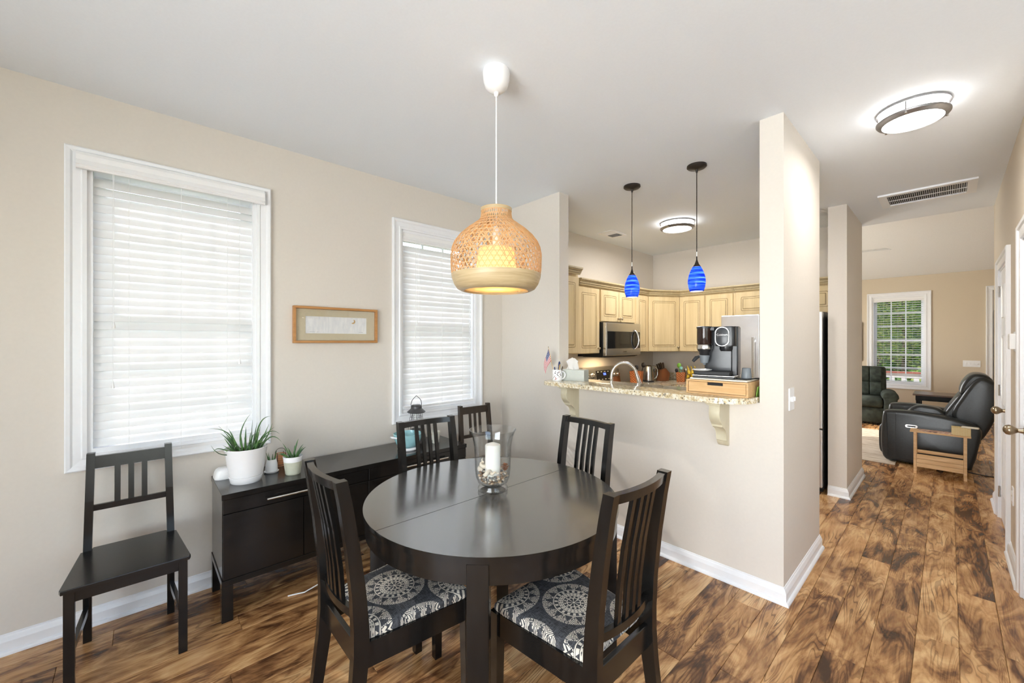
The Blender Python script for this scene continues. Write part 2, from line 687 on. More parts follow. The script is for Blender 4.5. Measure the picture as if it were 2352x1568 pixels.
# ------------------------------------------------------------------ the room shell
H = 2.72
XL, YK, XR = -2.98, 2.62, 0.286          # left wall, knee wall, hall wall
W1 = (-0.195, 0.545, 0.875, 2.35)          # window openings: y0,y1,z0,z1
W2 = (1.54, 2.28, 0.875, 2.35)
W3 = (-1.065, -0.305, 0.60, 2.34)          # far window: x0,x1,z0,z1
YF = 11.0
wall_x('wall_left', XL, XL - 0.15, -2.60, 5.75, 0, H, (W1, W2))
wall_y('wall_back', -2.60, -2.75, XL - 0.15, 1.9, 0, H, ((-1.15, 1.55, 0.05, 2.35),))
wall_x('wall_right', 1.75, 1.9, -2.60, 2.88, 0, H, ((-0.4, 1.6, 0.6, 2.3),))
wall_y('wall_hall_return', 2.88, 3.0, 0.40, 1.9, 0, H)
D1 = (4.45, 5.21, 0.0, 2.035)
D2 = (2.91, 3.67, 0.0, 2.035)
wall_x('wall_hall', XR, XR + 0.12, 2.88, 5.75, 0, H, (D1, D2), m_halltan)
# peninsula: stub at the left, knee wall under the bar, end pillar
us = [XL, -2.244, -0.739, -0.621]
struct('wall_peninsula', cells(BM(), us, [0, 1.097, H], ((-2.244, -0.739, 1.097, H),), lambda u, v, t: (u, t, v), YK, YK + 0.12), m_wall)
struct('wall_pillar', bx(-0.739, -0.621, YK + 0.12, 3.53, 0, H), m_wall)
struct('wall_pantry', bx(-0.78, -0.640, 4.80, 5.75, 0, H), m_wall)
wall_y('wall_kitchen', 5.60, 5.75, XL, -0.78, 0, H)
# living room
wall_y('wall_far', YF, YF + 0.15, -3.6, 2.6, 0, 2.72, (W3, (0.52, 1.40, 0, 2.35)), m_tan)
wall_x('wall_living_left', -3.1, -3.25, 5.75, YF, 0, 4.4, ((7.0, 9.6, 0.65, 2.35),), m_tan)
wall_x('wall_living_right', 2.5, 2.62, 5.75, YF, 0, 4.4, (), m_tan)
wall_y('wall_living_near', 5.75, 5.87, -3.25, 2.6, 0, 4.0, ((-0.78 + 0.001, XR, 0, H + 0.121),), m_tan)
# ceilings
struct('ceiling', bx(XL - 0.15, 1.9, -2.75, 5.868, H, H + 0.12), m_ceil)
bm = BM()
prism(bm, [(5.76, 2.86), (8.4, 3.95), (11.15, 2.653), (11.15, 2.85), (8.4, 4.15), (5.76, 3.06)], 'YZ', -3.25, 2.62)
struct('ceiling_vault', bm, m_vault)

# floor: a slab with laminate planks laid on it
floor = struct('floor', bx(-3.25, 2.62, -2.75, YF + 0.15, -0.12, -0.009), m_floor)
PW, PL = 0.144, 1.22
plank_me = to_mesh('plank', bx(-PW / 2 + 0.0006, PW / 2 - 0.0006, -PL / 2 + 0.0006, PL / 2 - 0.0006, -0.009, 0.0, 0.0014), None)
plank_me.materials.append(m_floor)
planks = []
row = 0
x = -3.136
while x < 1.80:
    off = (row * 0.437 + 0.13 * (row % 3)) % PL
    y = -2.62 - off
    while y < YF:
        cx_, cy_ = x + PW / 2, y + PL / 2
        d = 0.678 * cy_ - 0.7346 * cx_          # depth in front of the camera
        lat = 0.678 * cx_ + 0.7346 * cy_
        seen = d > 0.2 and abs(lat) < 1.45 * d + 0.8 and cy_ < 10.8 and not (cx_ < -0.85 and cy_ > 3.4) and cy_ > -1.2
        planks.append((0 if seen else 1, d if seen else abs(d), cx_, cy_))
        y += PL
    x += PW
    row += 1
planks.sort()
rest = BM()
n_pl = 0
for k, (unseen, d, cx_, cy_) in enumerate(planks):
    if not unseen and n_pl < 295:
        o = bpy.data.objects.new('plank', plank_me)
        COL.objects.link(o)
        o.location = (cx_, cy_, 0)
        o.parent = floor
        n_pl += 1
    elif cy_ - PL / 2 < YF and cy_ + PL / 2 > -2.7:
        box(rest, cx_ - PW / 2 + 0.0006, cx_ + PW / 2 - 0.0006, max(-2.7, cy_ - PL / 2 + 0.0006), min(YF + 0.05, cy_ + PL / 2 - 0.0006), -0.009, 0.0)
obj('plank_field', rest, m_floor, floor, kind='stuff')

# baseboards: a moulded profile swept along each wall (t = depth into the room, z)
BP = [(0, 0), (0.016, 0), (0.016, 0.058), (0.012, 0.069), (0.009, 0.077), (0.004, 0.083), (0.004, 0.088), (0, 0.090)]
SH = [(0.016, 0), (0.030, 0), (0.029, 0.008), (0.024, 0.015), (0.016, 0.018)]


def base_run(name, pts, closed=False):
    """pts: wall-line corners, room on the left-hand side of travel"""
    bm = BM()
    n = len(pts)
    for prof in (BP, SH):
        rings = []
        for i, p in enumerate(pts):
            p = Vector((*p, 0))
            d0 = (p - Vector((*pts[i - 1], 0))).normalized() if i > 0 else None
            d1 = (Vector((*pts[i + 1], 0)) - p).normalized() if i < n - 1 else None
            n0 = Vector((-d0.y, d0.x, 0)) if d0 else None
            n1 = Vector((-d1.y, d1.x, 0)) if d1 else None
            if n0 is None:
                m = n1
            elif n1 is None:
                m = n0
            else:
                m = (n0 + n1)
                m = m / max(0.2, m.dot(n0))
            rings.append([bm.verts.new(p + m * t + Vector((0, 0, z))) for t, z in prof])
        for a, b in zip(rings, rings[1:]):
            for k in range(len(prof)):
                j = (k + 1) % len(prof)
                bm.faces.new((a[k], a[j], b[j], b[k]))
        bm.faces.new(rings[0])
        bm.faces.new(rings[-1][::-1])
    return struct(name, bm, m_trim)


base_run('baseboard_left', [(XL, YK - 0.012), (XL, -2.59)])
base_run('baseboard_peninsula', [(-0.621, 3.53), (-0.621, YK), (XL + 0.02, YK)])
base_run('baseboard_pantry', [(-0.640, 5.75), (-0.640, 4.80), (-0.78, 4.80)])
base_run('baseboard_hall', [(XR, 3.75), (XR, 4.37)])
base_run('baseboard_hall_end', [(XR, 5.29), (XR, 5.745)])
base_run('baseboard_far', [(0.45, YF), (-3.0, YF)])


# ------------------------------------------------------------------ windows
CAS = [(0.0, 0.0), (0.0, 0.013), (0.016, 0.016), (0.022, 0.011), (0.050, 0.014), (0.058, 0.021), (0.072, 0.024), (0.078, 0.020), (0.078, 0.0)]


def casing(name, parent, u0, u1, v0, v1, mk, prof=CAS, bottom=True):
    """mitred picture-frame casing round an opening; mk(u,v,d) maps to xyz with d the distance off the wall"""
    bm = BM()
    corners = [((u0, v0), (-1, -1)), ((u1, v0), (1, -1)), ((u1, v1), (1, 1)), ((u0, v1), (-1, 1))]
    if not bottom:
        corners = [((u1, v0), (1, 0)), ((u1, v1), (1, 1)), ((u0, v1), (-1, 1)), ((u0, v0), (-1, 0))]
    rings = [[bm.verts.new(mk(c[0] + s[0] * t, c[1] + s[1] * t, d)) for t, d in prof] for c, s in corners]
    m = len(prof)
    loop = list(zip(rings, rings[1:])) + ([(rings[-1], rings[0])] if bottom else [])
    for a, b in loop:
        for k in range(m):
            j = (k + 1) % m
            bm.faces.new((a[k], a[j], b[j], b[k]))
    if not bottom:
        bm.faces.new(rings[0])
        bm.faces.new(rings[-1][::-1])
    return obj(name, bm, m_trim, parent)


def window(name, mk, u0, u1, v0, v1, depth, cols=3, rows_up=3, rows_dn=3):
    """double-hung window in a wall opening; mk(u,v,d): d>0 into the room, d<0 towards outdoors"""
    def bxm(bm, a, b, c, d, e, f):
        P = [mk(u, v, w) for w in (e, f) for (u, v) in ((a, c), (b, c), (b, d), (a, d))]
        return hexa(bm, P[:4], P[4:])
    w = obj(name, bxm(BM(), u0, u0 + 0.02, v0, v1, -depth, -0.001), m_trim, kind='structure')
    obj('jamb', bxm(BM(), u1 - 0.02, u1, v0, v1, -depth, -0.001), m_trim, w)
    obj('head_jamb', bxm(BM(), u0 + 0.02, u1 - 0.02, v1 - 0.02, v1, -depth, -0.001), m_trim, w)
    obj('stool', bxm(BM(), u0 + 0.02, u1 - 0.02, v0, v0 + 0.025, -depth, -0.001), m_trim, w)
    casing('window_casing', w, u0, u1, v0, v1, mk)
    vm = (v0 + v1) / 2
    for (a, b, off, rows) in ((v0 + 0.025, vm + 0.02, -0.085, rows_dn), (vm - 0.02, v1 - 0.02, -0.115, rows_up)):
        s = 0.042
        fr = obj('sash', bxm(BM(), u0 + 0.02, u0 + 0.02 + s, a, b, off - 0.03, off), m_trim, w)
        obj('sash_stile', bxm(BM(), u1 - 0.02 - s, u1 - 0.02, a, b, off - 0.03, off), m_trim, fr)
        obj('sash_rail', bxm(BM(), u0 + 0.02 + s, u1 - 0.02 - s, a, a + s, off - 0.03, off), m_trim, fr)
        obj('sash_rail', bxm(BM(), u0 + 0.02 + s, u1 - 0.02 - s, b - s, b, off - 0.03, off), m_trim, fr)
        iu0, iu1, iv0, iv1 = u0 + 0.02 + s, u1 - 0.02 - s, a + s, b - s
        for k in range(1, cols):
            uu = iu0 + (iu1 - iu0) * k / cols
            obj('muntin', bxm(BM(), uu - 0.009, uu + 0.009, iv0, iv1, off - 0.022, off - 0.006), m_trim, fr)
        for k in range(1, rows):
            vv = iv0 + (iv1 - iv0) * k / rows
            obj('muntin', bxm(BM(), iu0, iu1, vv - 0.009, vv + 0.009, off - 0.0215, off - 0.0065), m_trim, fr)
        for i in range(cols):
            for j in range(rows):
                e = 0.009
                obj('pane', bxm(BM(), iu0 + (iu1 - iu0) * i / cols + (e if i else 0), iu0 + (iu1 - iu0) * (i + 1) / cols - (e if i < cols - 1 else 0),
                                iv0 + (iv1 - iv0) * j / rows + (e if j else 0), iv0 + (iv1 - iv0) * (j + 1) / rows - (e if j < rows - 1 else 0),
                                off - 0.016, off - 0.013), m_pane, fr)
    return w


mkL = lambda u, v, d: (XL + d, u, v)
mkF = lambda u, v, d: (u, YF - d, v)
window('window_1', mkL, *W1, 0.149)
window('window_2', mkL, *W2, 0.149)
window('window_3', mkF, *W3, 0.149)
# unseen windows added behind the camera and at both sides for the fill lamps
mkB = lambda u, v, d: (u, -2.60 + d, v)
mkR = lambda u, v, d: (1.75 - d, u, v)
mkLL = lambda u, v, d: (-3.1 + d, u, v)
w4 = struct('unseen_window_4', bx(-1.15, -1.10, -2.73, -2.61, 0.05, 2.35), m_trim)
casing('window_casing', w4, -1.15, 1.55, 0.05, 2.35, mkB, bottom=False)
w5 = struct('unseen_window_5', bx(1.76, 1.88, 0.58, 0.62, 0.6, 2.3), m_trim)
casing('window_casing', w5, -0.4, 1.6, 0.6, 2.3, mkR)
w6 = struct('unseen_window_6', bx(-3.2, -3.12, 8.28, 8.32, 0.65, 2.35), m_trim)
casing('window_casing', w6, 7.0, 9.6, 0.65, 2.35, mkLL)


def blind(name, label, mk, u0, u1, vb, vt, d0, tilt, val_u, val_d, pitch=0.0435, cords=True, sign=1, jitter=True):
    """venetian blind: mk(u,v,d). tilt in degrees, 0 = open"""
    t = thing(name, label, 'window blind', mk((u0 + u1) / 2, vb, d0), 0)
    base = Vector(mk((u0 + u1) / 2, vb, d0))

    def L(u, v, d):
        return Vector(mk(u, v, d)) - base
    # valance: moulded profile
    vp = [(0.0, 0.0), (0.020, 0.0), (0.024, 0.008), (0.020, 0.014), (0.026, 0.020), (0.022, 0.030), (0.016, 0.045), (0.018, 0.070), (0.010, 0.086), (0.0, 0.086)]
    bm = BM()
    rings = []
    for u in val_u:
        rings.append([bm.verts.new(L(u, vt - 0.01 + z, val_d + dd)) for dd, z in vp])
    n = len(vp)
    for k in range(n):
        j = (k + 1) % n
        bm.faces.new((rings[0][k], rings[0][j], rings[1][j], rings[1][k]))
    bm.faces.new(rings[0])
    bm.faces.new(rings[1][::-1])
    obj('valance', bm, m_white, t)
    # one shared slat mesh, slightly crowned
    n = 6
    prof = []
    for k in range(n + 1):
        s = -0.025 + 0.05 * k / n
        prof.append((s, 0.0042 * (1 - (s / 0.025) ** 2)))
    ring = [(s, c + 0.0011) for s, c in prof] + [(s, c - 0.0011) for s, c in prof[::-1]]
    a = math.radians(tilt)
    bm = BM()
    R = []
    for u in (u0, u1):
        R.append([bm.verts.new(Vector(mk(u, s * math.sin(a) + c * math.cos(a), s * math.cos(a) - c * math.sin(a))) - Vector(mk((u0 + u1) / 2, 0, 0))) for s, c in ring])
    m = len(ring)
    for k in range(m):
        j = (k + 1) % m
        bm.faces.new((R[0][k], R[0][j], R[1][j], R[1][k]))
    bm.faces.new(R[0])
    bm.faces.new(R[1][::-1])
    me = to_mesh('slat', bm, 40)
    me.materials.append(m_slat)
    v = vb + 0.045
    up = Vector(mk(0, 1, 0)) - Vector(mk(0, 0, 0))
    ax = (Vector(mk(1, 0, 0)) - Vector(mk(0, 0, 0)))
    while v < vt - 0.02:
        o = obj('slat', me, None, t)
        o.location = up * (v - vb)
        if jitter:
            o.rotation_euler = (ax * math.radians(random.uniform(-2.5, 2.5))).xyz
        v += pitch
    # bottom rail
    P = [L(u, vv, dd) for dd in (-0.014, 0.014) for (u, vv) in ((u0, vb), (u1, vb), (u1, vb + 0.02), (u0, vb + 0.02))]
    obj('bottom_rail', hexa(BM(), P[:4], P[4:]), m_white, t)
    # ladder cords
    for fu in (0.2, 0.5, 0.8):
        u = u0 + (u1 - u0) * fu
        obj('ladder_cord', tube(BM(), [L(u, vb + 0.01, 0.027), L(u, vt, 0.027)], 0.0012, 5), m_white, t)
    if cords:
        for fu, vend in cords:
            u = u0 + (u1 - u0) * fu
            c = obj('pull_cord', tube(BM(), [L(u, vend, 0.036), L(u, vt, 0.034)], 0.0012, 5), m_white, t)
            tp = L(u, vend - 0.032, 0.036)
            bm = lathe(BM(), [(0.0, 0.034), (0.003, 0.033), (0.0045, 0.02), (0.0075, 0.004), (0.0075, 0.0), (0, 0)], 10)
            bmesh.ops.translate(bm, verts=bm.verts, vec=tp)
            obj('tassel', bm, m_white, c, 40)
    return t


blind('window_blind', 'white slatted blind on the left window, behind the lone black chair', mkL,
      -0.183, 0.533, 0.838, 2.325, -0.030, -68, (-0.232, 0.585), 0.024, cords=((0.12, 1.55), (0.115, 1.24), (0.885, 1.345)))
blind('window_blind', 'white slatted blind on the window behind the bamboo pendant lamp', mkL,
      1.552, 2.268, 0.905, 2.27, -0.040, -68, (1.545, 2.275), -0.025, cords=((0.16, 1.62), (0.14, 1.18), (0.90, 1.42)))
blind('window_blind', 'open white slatted blind on the living-room window with the garden behind it', mkF,
      -1.03, -0.34, 0.64, 2.25, -0.040, 4, (-1.06, -0.31), -0.03, cords=None, jitter=False)

# ------------------------------------------------------------------ doors
def hall_door(name, D, hinge_far, knob_y, label_trim):
    y0, y1, z0, z1 = D
    d = struct(name, bx(XR + 0.004, XR + 0.042, y0 + 0.012, y1 - 0.012, 0.012, z1 - 0.012), m_trim)
    w = (y1 - y0 - 0.024)
    pw = (w - 3 * 0.11) / 2
    for (a, b) in ((0.24, 0.80), (0.95, 1.50), (1.63, 1.90)):
        for k in range(2):
            ya = y0 + 0.012 + 0.11 + k * (pw + 0.11)
            bm = BM()
            o = rrect(b - a, pw, 0.001, 1)
            ring = [(XR + 0.005, 0.0), (XR - 0.003, 0.012), (XR + 0.002, 0.030)]
            prv = None
            for xx, ins in ring:
                vs = [bm.verts.new((xx, yy, zz)) for yy, zz in ((ya + ins, a + ins), (ya + pw - ins, a + ins), (ya + pw - ins, b - ins), (ya + ins, b - ins))]
                if prv:
                    for i in range(4):
                        j = (i + 1) % 4
                        bm.faces.new((prv[i], prv[j], vs[j], vs[i]))
                prv = vs
            bm.faces.new(prv)
            obj('door_panel', bm, m_trim, d)
    mk = lambda u, v, dd: (XR - dd, u, v)
    casing('door_casing', d, y0, y1, 0.0, z1, mk, bottom=False)
    for (ya, yb) in ((y0, y0 + 0.012), (y1 - 0.012, y1)):
        obj('door_jamb', bx(XR - 0.002, XR + 0.118, ya, yb, 0, z1), m_trim, d)
    obj('door_jamb', bx(XR - 0.002, XR + 0.118, y0, y1, z1 - 0.012, z1), m_trim, d)
    if hinge_far:
        for z in (0.22, 1.05, 1.86):
            hg = obj('hinge', tube(BM(), [(XR - 0.006, y1 - 0.016, z - 0.045), (XR - 0.006, y1 - 0.016, z + 0.045)], 0.006, 10), m_chrome, d)
            obj('hinge_leaf', bx(XR + 0.001, XR + 0.036, y1 - 0.0135, y1 - 0.0118, z - 0.045, z + 0.045), m_chrome, hg)
    kb = BM()
    prof = [(0.0, 0.0), (0.033, 0.0), (0.033, 0.006), (0.014, 0.012), (0.011, 0.030), (0.016, 0.038), (0.026, 0.050), (0.029, 0.062), (0.025, 0.075), (0.012, 0.084), (0, 0.086)]
    lathe(kb, prof, 24)
    bmesh.ops.rotate(kb, verts=kb.verts, cent=(0, 0, 0), matrix=Matrix.Rotation(-PI / 2, 3, 'Y'))
    bmesh.ops.translate(kb, verts=kb.verts, vec=(XR + 0.004, knob_y, 0.955))
    obj('door_knob', kb, m_brass, d, 40)
    return d


hall_door('door_1', D1, True, D1[0] + 0.085, '')
hall_door('door_2', D2, False, D2[1] - 0.085, '')
# door in the far wall of the living room, standing behind the recliner
d3 = struct('door_3', bx(0.5205, 1.3995, YF + 0.05, YF + 0.09, 0.01, 2.349), m_trim)
casing('door_casing', d3, 0.52, 1.40, 0, 2.35, mkF, bottom=False)
obj('gap_shade_strip', bx(0.535, 0.543, YF + 0.03, YF + 0.0495, 0.3, 2.0), m_black, d3)  # black strip stands for the shade in the gap at the door edge
obj('door_knob', bx(0.60, 0.64, YF - 0.02, YF + 0.049, 0.98, 1.02, 0.008, 2), m_chrome, d3)

# wall plates
def plate(name, label, cat, mkp, u, v, w, h, toggles, outlet=False):
    t = thing(name, label, cat, mkp(u, v, 0))
    b = Vector(mkp(u, v, 0))

    def hx(a, c, e, f, d0, d1, s=1.0):
        P = [Vector(mkp(p, q, dd)) - b for dd in (d0, d1) for p, q in ((a, e), (c, e), (c, f), (a, f))]
        return hexa(BM(), P[:4], P[4:])
    obj('cover_plate', hx(u - w / 2, u + w / 2, v - h / 2, v + h / 2, 0.0, 0.006), m_white, t)
    for du in toggles:
        if outlet:
            for dv in (-0.02, 0.02):
                obj('receptacle', hx(u + du - 0.014, u + du + 0.014, v + dv - 0.013, v + dv + 0.013, 0.006, 0.009), m_white, t)
        else:
            obj('toggle', hx(u + du - 0.005, u + du + 0.005, v - 0.012, v + 0.012, 0.006, 0.018), m_white, t)
    return t


mkP = lambda u, v, d: (-0.621 + d, u, v)
plate('light_switch', 'white double toggle switch plate on the hall side of the pillar', 'light switch', mkP, 2.77, 1.118, 0.10, 0.125, (-0.022, 0.022))
mkH = lambda u, v, d: (XR - d, u, v)
plate('wall_outlet', 'white outlet low on the hall wall between two doors', 'outlet', mkH, 4.20, 0.44, 0.072, 0.115, (0,), True)
plate('light_switch', 'wide four-gang switch plate on the tan living-room wall', 'light switch', mkF, 0.275, 1.05, 0.21, 0.115, (-0.07, -0.023, 0.023, 0.07))
t = thing('wall_thermostat', 'white box-shaped thermostat on the hall wall beside the near door', 'thermostat', (XR, 4.08, 1.45))
obj('housing', bx(-0.028, 0, -0.05, 0.05, -0.05, 0.05, 0.006, 2), m_white, t)
obj('back_plate', bx(-0.004, 0, -0.062, 0.062, -0.062, 0.062), m_white, t)

# return-air grille and supply register
t = thing('ceiling_grille', 'long white return-air grille in the hall ceiling', 'vent', (-0.135, 4.96, H))
bm = BM()
ring_prism(bm, [(-0.29, -0.215), (0.29, -0.215), (0.29, 0.215), (-0.29, 0.215)], [(-0.235, -0.165), (0.235, -0.165), (0.235, 0.165), (-0.235, 0.165)], 'XY', -0.014, 0.0)
obj('grille_frame', bm, m_trim, t)
obj('duct_shade_sheet', bx(-0.235, 0.235, -0.165, 0.165, -0.002, 0.0), m_blackmatte, t)  # black sheet stands for the darkness inside the duct
obj('divider', bx(-0.234, 0.234, -0.006, 0.006, -0.013, -0.0105), m_trim, t)
lou = to_mesh('louver', hexa(BM(), [(-0.0025, -0.164, -0.002), (-0.001, -0.164, -0.002), (-0.001, 0.164, -0.002), (-0.0025, 0.164, -0.002)],
                             [(0.0022, -0.164, -0.0105), (0.0037, -0.164, -0.0105), (0.0037, 0.164, -0.0105), (0.0022, 0.164, -0.0105)][0:4]))
lou.materials.append(m_trim)
for k in range(38):
    obj('louver', lou, None, t, loc=(-0.2285 + k * 0.01235, 0, 0))
t = thing('ceiling_register', 'small white supply register in the kitchen ceiling', 'vent', (-2.70, 4.10, H))
bm = BM()
ring_prism(bm, [(-0.10, -0.15), (0.10, -0.15), (0.10, 0.15), (-0.10, 0.15)], [(-0.07, -0.12), (0.07, -0.12), (0.07, 0.12), (-0.07, 0.12)], 'XY', -0.008, 0.0)
obj('register_frame', bm, m_trim, t)
obj('duct_shade_sheet', bx(-0.07, 0.07, -0.12, 0.12, -0.002, 0.0), m_blackmatte, t)  # black sheet in place of the dark duct above the vanes
for k in range(9):
    s = 1 if k < 4 else -1
    yy = -0.108 + k * 0.027
    obj('vane', hexa(BM(), [(-0.069, yy, -0.002), (0.069, yy, -0.002), (0.069, yy + 0.002, -0.002), (-0.069, yy + 0.002, -0.002)],
                     [(-0.069, yy + s * 0.012, -0.012), (0.069, yy + s * 0.012, -0.012), (0.069, yy + s * 0.012 + 0.002, -0.012), (-0.069, yy + s * 0.012 + 0.002, -0.012)]), m_trim, t)

# ------------------------------------------------------------------ dining table
TC = (-1.455, 1.22)
t = thing('dining_table', 'round black-brown dining table with a seam across its top', 'table', (*TC, 0))
Rt = 0.573
for s in (-1, 1):
    pts = [(s * 0.0012, -Rt + 0.0), (s * 0.0012, Rt)]
    poly = [(s * 0.0004 + s * Rt * math.sin(PI * k / 48), -Rt * math.cos(PI * k / 48)) for k in range(49)]
    th = obj('tabletop_half', prism(BM(), poly if s > 0 else poly[::-1], 'XY', 0.718, 0.742, 0.0012, 1), [m_top_sheen, m_dark], t, 30)
    for f in th.data.polygons:
        f.material_index = 0 if f.normal.z > 0.9 else 1  # upward faces take the lighter painted-sheen colour
bm = BM()
ring_prism(bm, [(0.566 * math.cos(2 * PI * k / 96), 0.566 * math.sin(2 * PI * k / 96)) for k in range(96)],
           [(0.540 * math.cos(2 * PI * k / 96), 0.540 * math.sin(2 * PI * k / 96)) for k in range(96)], 'XY', 0.645, 0.7178)
obj('apron', bm, m_darky, t, 30)
for a in (45, 135, 225, 315):
    lg = bx(-0.0375, 0.0375, -0.0375, 0.0375, 0, 0.7176, 0.002)
    bmesh.ops.rotate(lg, verts=lg.verts, cent=(0, 0, 0), matrix=Matrix.Rotation(math.radians(a), 3, 'Z'))
    bmesh.ops.translate(lg, verts=lg.verts, vec=(0.533 * math.cos(math.radians(a)), 0.533 * math.sin(math.radians(a)), 0))
    obj('leg', lg, m_dark, t)


# ------------------------------------------------------------------ dining chairs with upholstered seats
def make_chair():
    """front towards +Y, origin on the floor under the seat centre"""
    t = thing('dining_chair', '-', 'chair')
    # rear posts: splayed foot, upright, leaning back at the top
    for s in (-1, 1):
        path, wy = [], []
        for z, y, w in ((0, -0.262, 0.036), (0.15, -0.238, 0.042), (0.32, -0.214, 0.050), (0.42, -0.205, 0.054), (0.50, -0.206, 0.052),
                        (0.62, -0.214, 0.047), (0.78, -0.233, 0.043), (0.92, -0.255, 0.040), (1.0, -0.270, 0.038)):
            path.append((s * (0.163 + 0.004 * (1 - z)), y, z))
            wy.append(w)
        obj('rear_leg', sweep_rect(BM(), path, 0.031, wy), m_dark, t)
    for s in (-1, 1):
        obj('front_leg', sweep_rect(BM(), [(s * 0.196, 0.212, 0), (s * 0.194, 0.208, 0.44)], [0.032, 0.040], [0.032, 0.040]), m_dark, t)
    # aprons
    obj('apron', bx(-0.176, 0.176, 0.208, 0.226, 0.355, 0.440, 0.002), m_dark, t)
    obj('apron', bx(-0.152, 0.152, -0.215, -0.197, 0.355, 0.440, 0.002), m_dark, t)
    for s in (-1, 1):
        bm = BM()
        hexa(bm, [(s * 0.153, -0.19, 0.355), (s * 0.173, -0.19, 0.355), (s * 0.206, 0.194, 0.355), (s * 0.186, 0.194, 0.355)],
             [(s * 0.153, -0.19, 0.440), (s * 0.173, -0.19, 0.440), (s * 0.206, 0.194, 0.440), (s * 0.186, 0.194, 0.440)])
        obj('apron', bm, m_dark, t)

    # curved rails bowed backwards
    def rail(z0, z1, ya, bow, th, wtop=0.0):
        bm = BM()
        n = 12
        rings = []
        for k in range(n + 1):
            x = -0.150 + 0.30 * k / n
            y = ya - bow * (1 - (x / 0.15) ** 2)
            rings.append([bm.verts.new(p) for p in ((x, y - th / 2, z0), (x, y + th / 2, z0), (x, y + th / 2 + wtop, z1), (x, y - th / 2 + wtop, z1))])
        for a, b in zip(rings, rings[1:]):
            for i in range(4):
                j = (i + 1) % 4
                bm.faces.new((a[i], a[j], b[j], b[i]))
        bm.faces.new(rings[0][::-1])
        bm.faces.new(rings[-1])
        return bm
    obj('top_rail', rail(0.966, 0.996, -0.264, 0.021, 0.024, -0.005), m_dark, t, 30)
    obj('lower_rail', rail(0.520, 0.548, -0.206, 0.021, 0.020), m_dark, t, 30)
    for x in (-0.060, -0.020, 0.020, 0.060):
        bow = 0.021 * (1 - (x / 0.15) ** 2)
        path = [(x, -0.206 - bow, 0.547), (x, -0.214 - bow, 0.66), (x, -0.232 - bow, 0.80), (x, -0.264 - bow, 0.967)]
        obj('slat', sweep_rect(BM(), path, 0.019, 0.014), m_dark, t)
    # seat pad
    bm = BM()
    outl = [(-0.168, -0.188), (0.168, -0.188), (0.214, 0.226), (-0.214, 0.226)]
    zs = [(0.441, 0.004), (0.452, 0.0), (0.466, 0.004), (0.475, 0.018), (0.479, 0.05), (0.480, 0.09)]
    n = 8
    loops = []
    for z, ins in zs:
        lp = []
        for i in range(4):
            p, q = Vector(outl[i]), Vector(outl[(i + 1) % 4])
            for k in range(n):
                v = p.lerp(q, k / n)
                # rounded corners
                c = Vector((0, 0.02))
                d = (v - c)
                cr = 0.985 if 0 < k < n else 0.955
                v2 = c + d * cr
                v2 = v2 - v2.normalized() * ins if d.length > 0 else v2
                lp.append(bm.verts.new((v2.x, v2.y, z)))
        loops.append(lp)
    m = len(loops[0])
    for a, b in zip(loops, loops[1:]):
        for i in range(m):
            j = (i + 1) % m
            bm.faces.new((a[i], a[j], b[j], b[i]))
    bm.faces.new(loops[0][::-1])
    cen = bm.verts.new((0, 0.02, 0.482))
    for i in range(m):
        bm.faces.new((loops[-1][i], loops[-1][(i + 1) % m], cen))
    obj('seat_pad', bm, m_fabric, t, 60, label='charcoal seat cushion printed with cream medallions')
    return t


chairs = [((-1.495, 0.745, 0), 0.0, 'black dining chair at the left of the table, its seat showing one whole medallion'),
          ((-0.945, 1.185, 0), PI / 2, 'black dining chair at the right of the table, its back turned to the hall'),
          ((-1.800, 1.215, 0), -PI / 2 - 0.06, 'black dining chair standing between the round table and the sideboard'),
          ((-1.440, 1.640, 0), PI - 0.06, 'black dining chair at the far side of the table in front of the cream corbels')]
c0 = make_chair()
for k, (p, r, lab) in enumerate(chairs):
    if k == 0:
        c = c0
        c.location = p
        c.rotation_euler = (0, 0, r)
        c['label'] = lab
        c['group'] = 'upholstered chairs round the dining table'
    else:
        dup(c0, p, r, lab, 'upholstered chairs round the dining table')


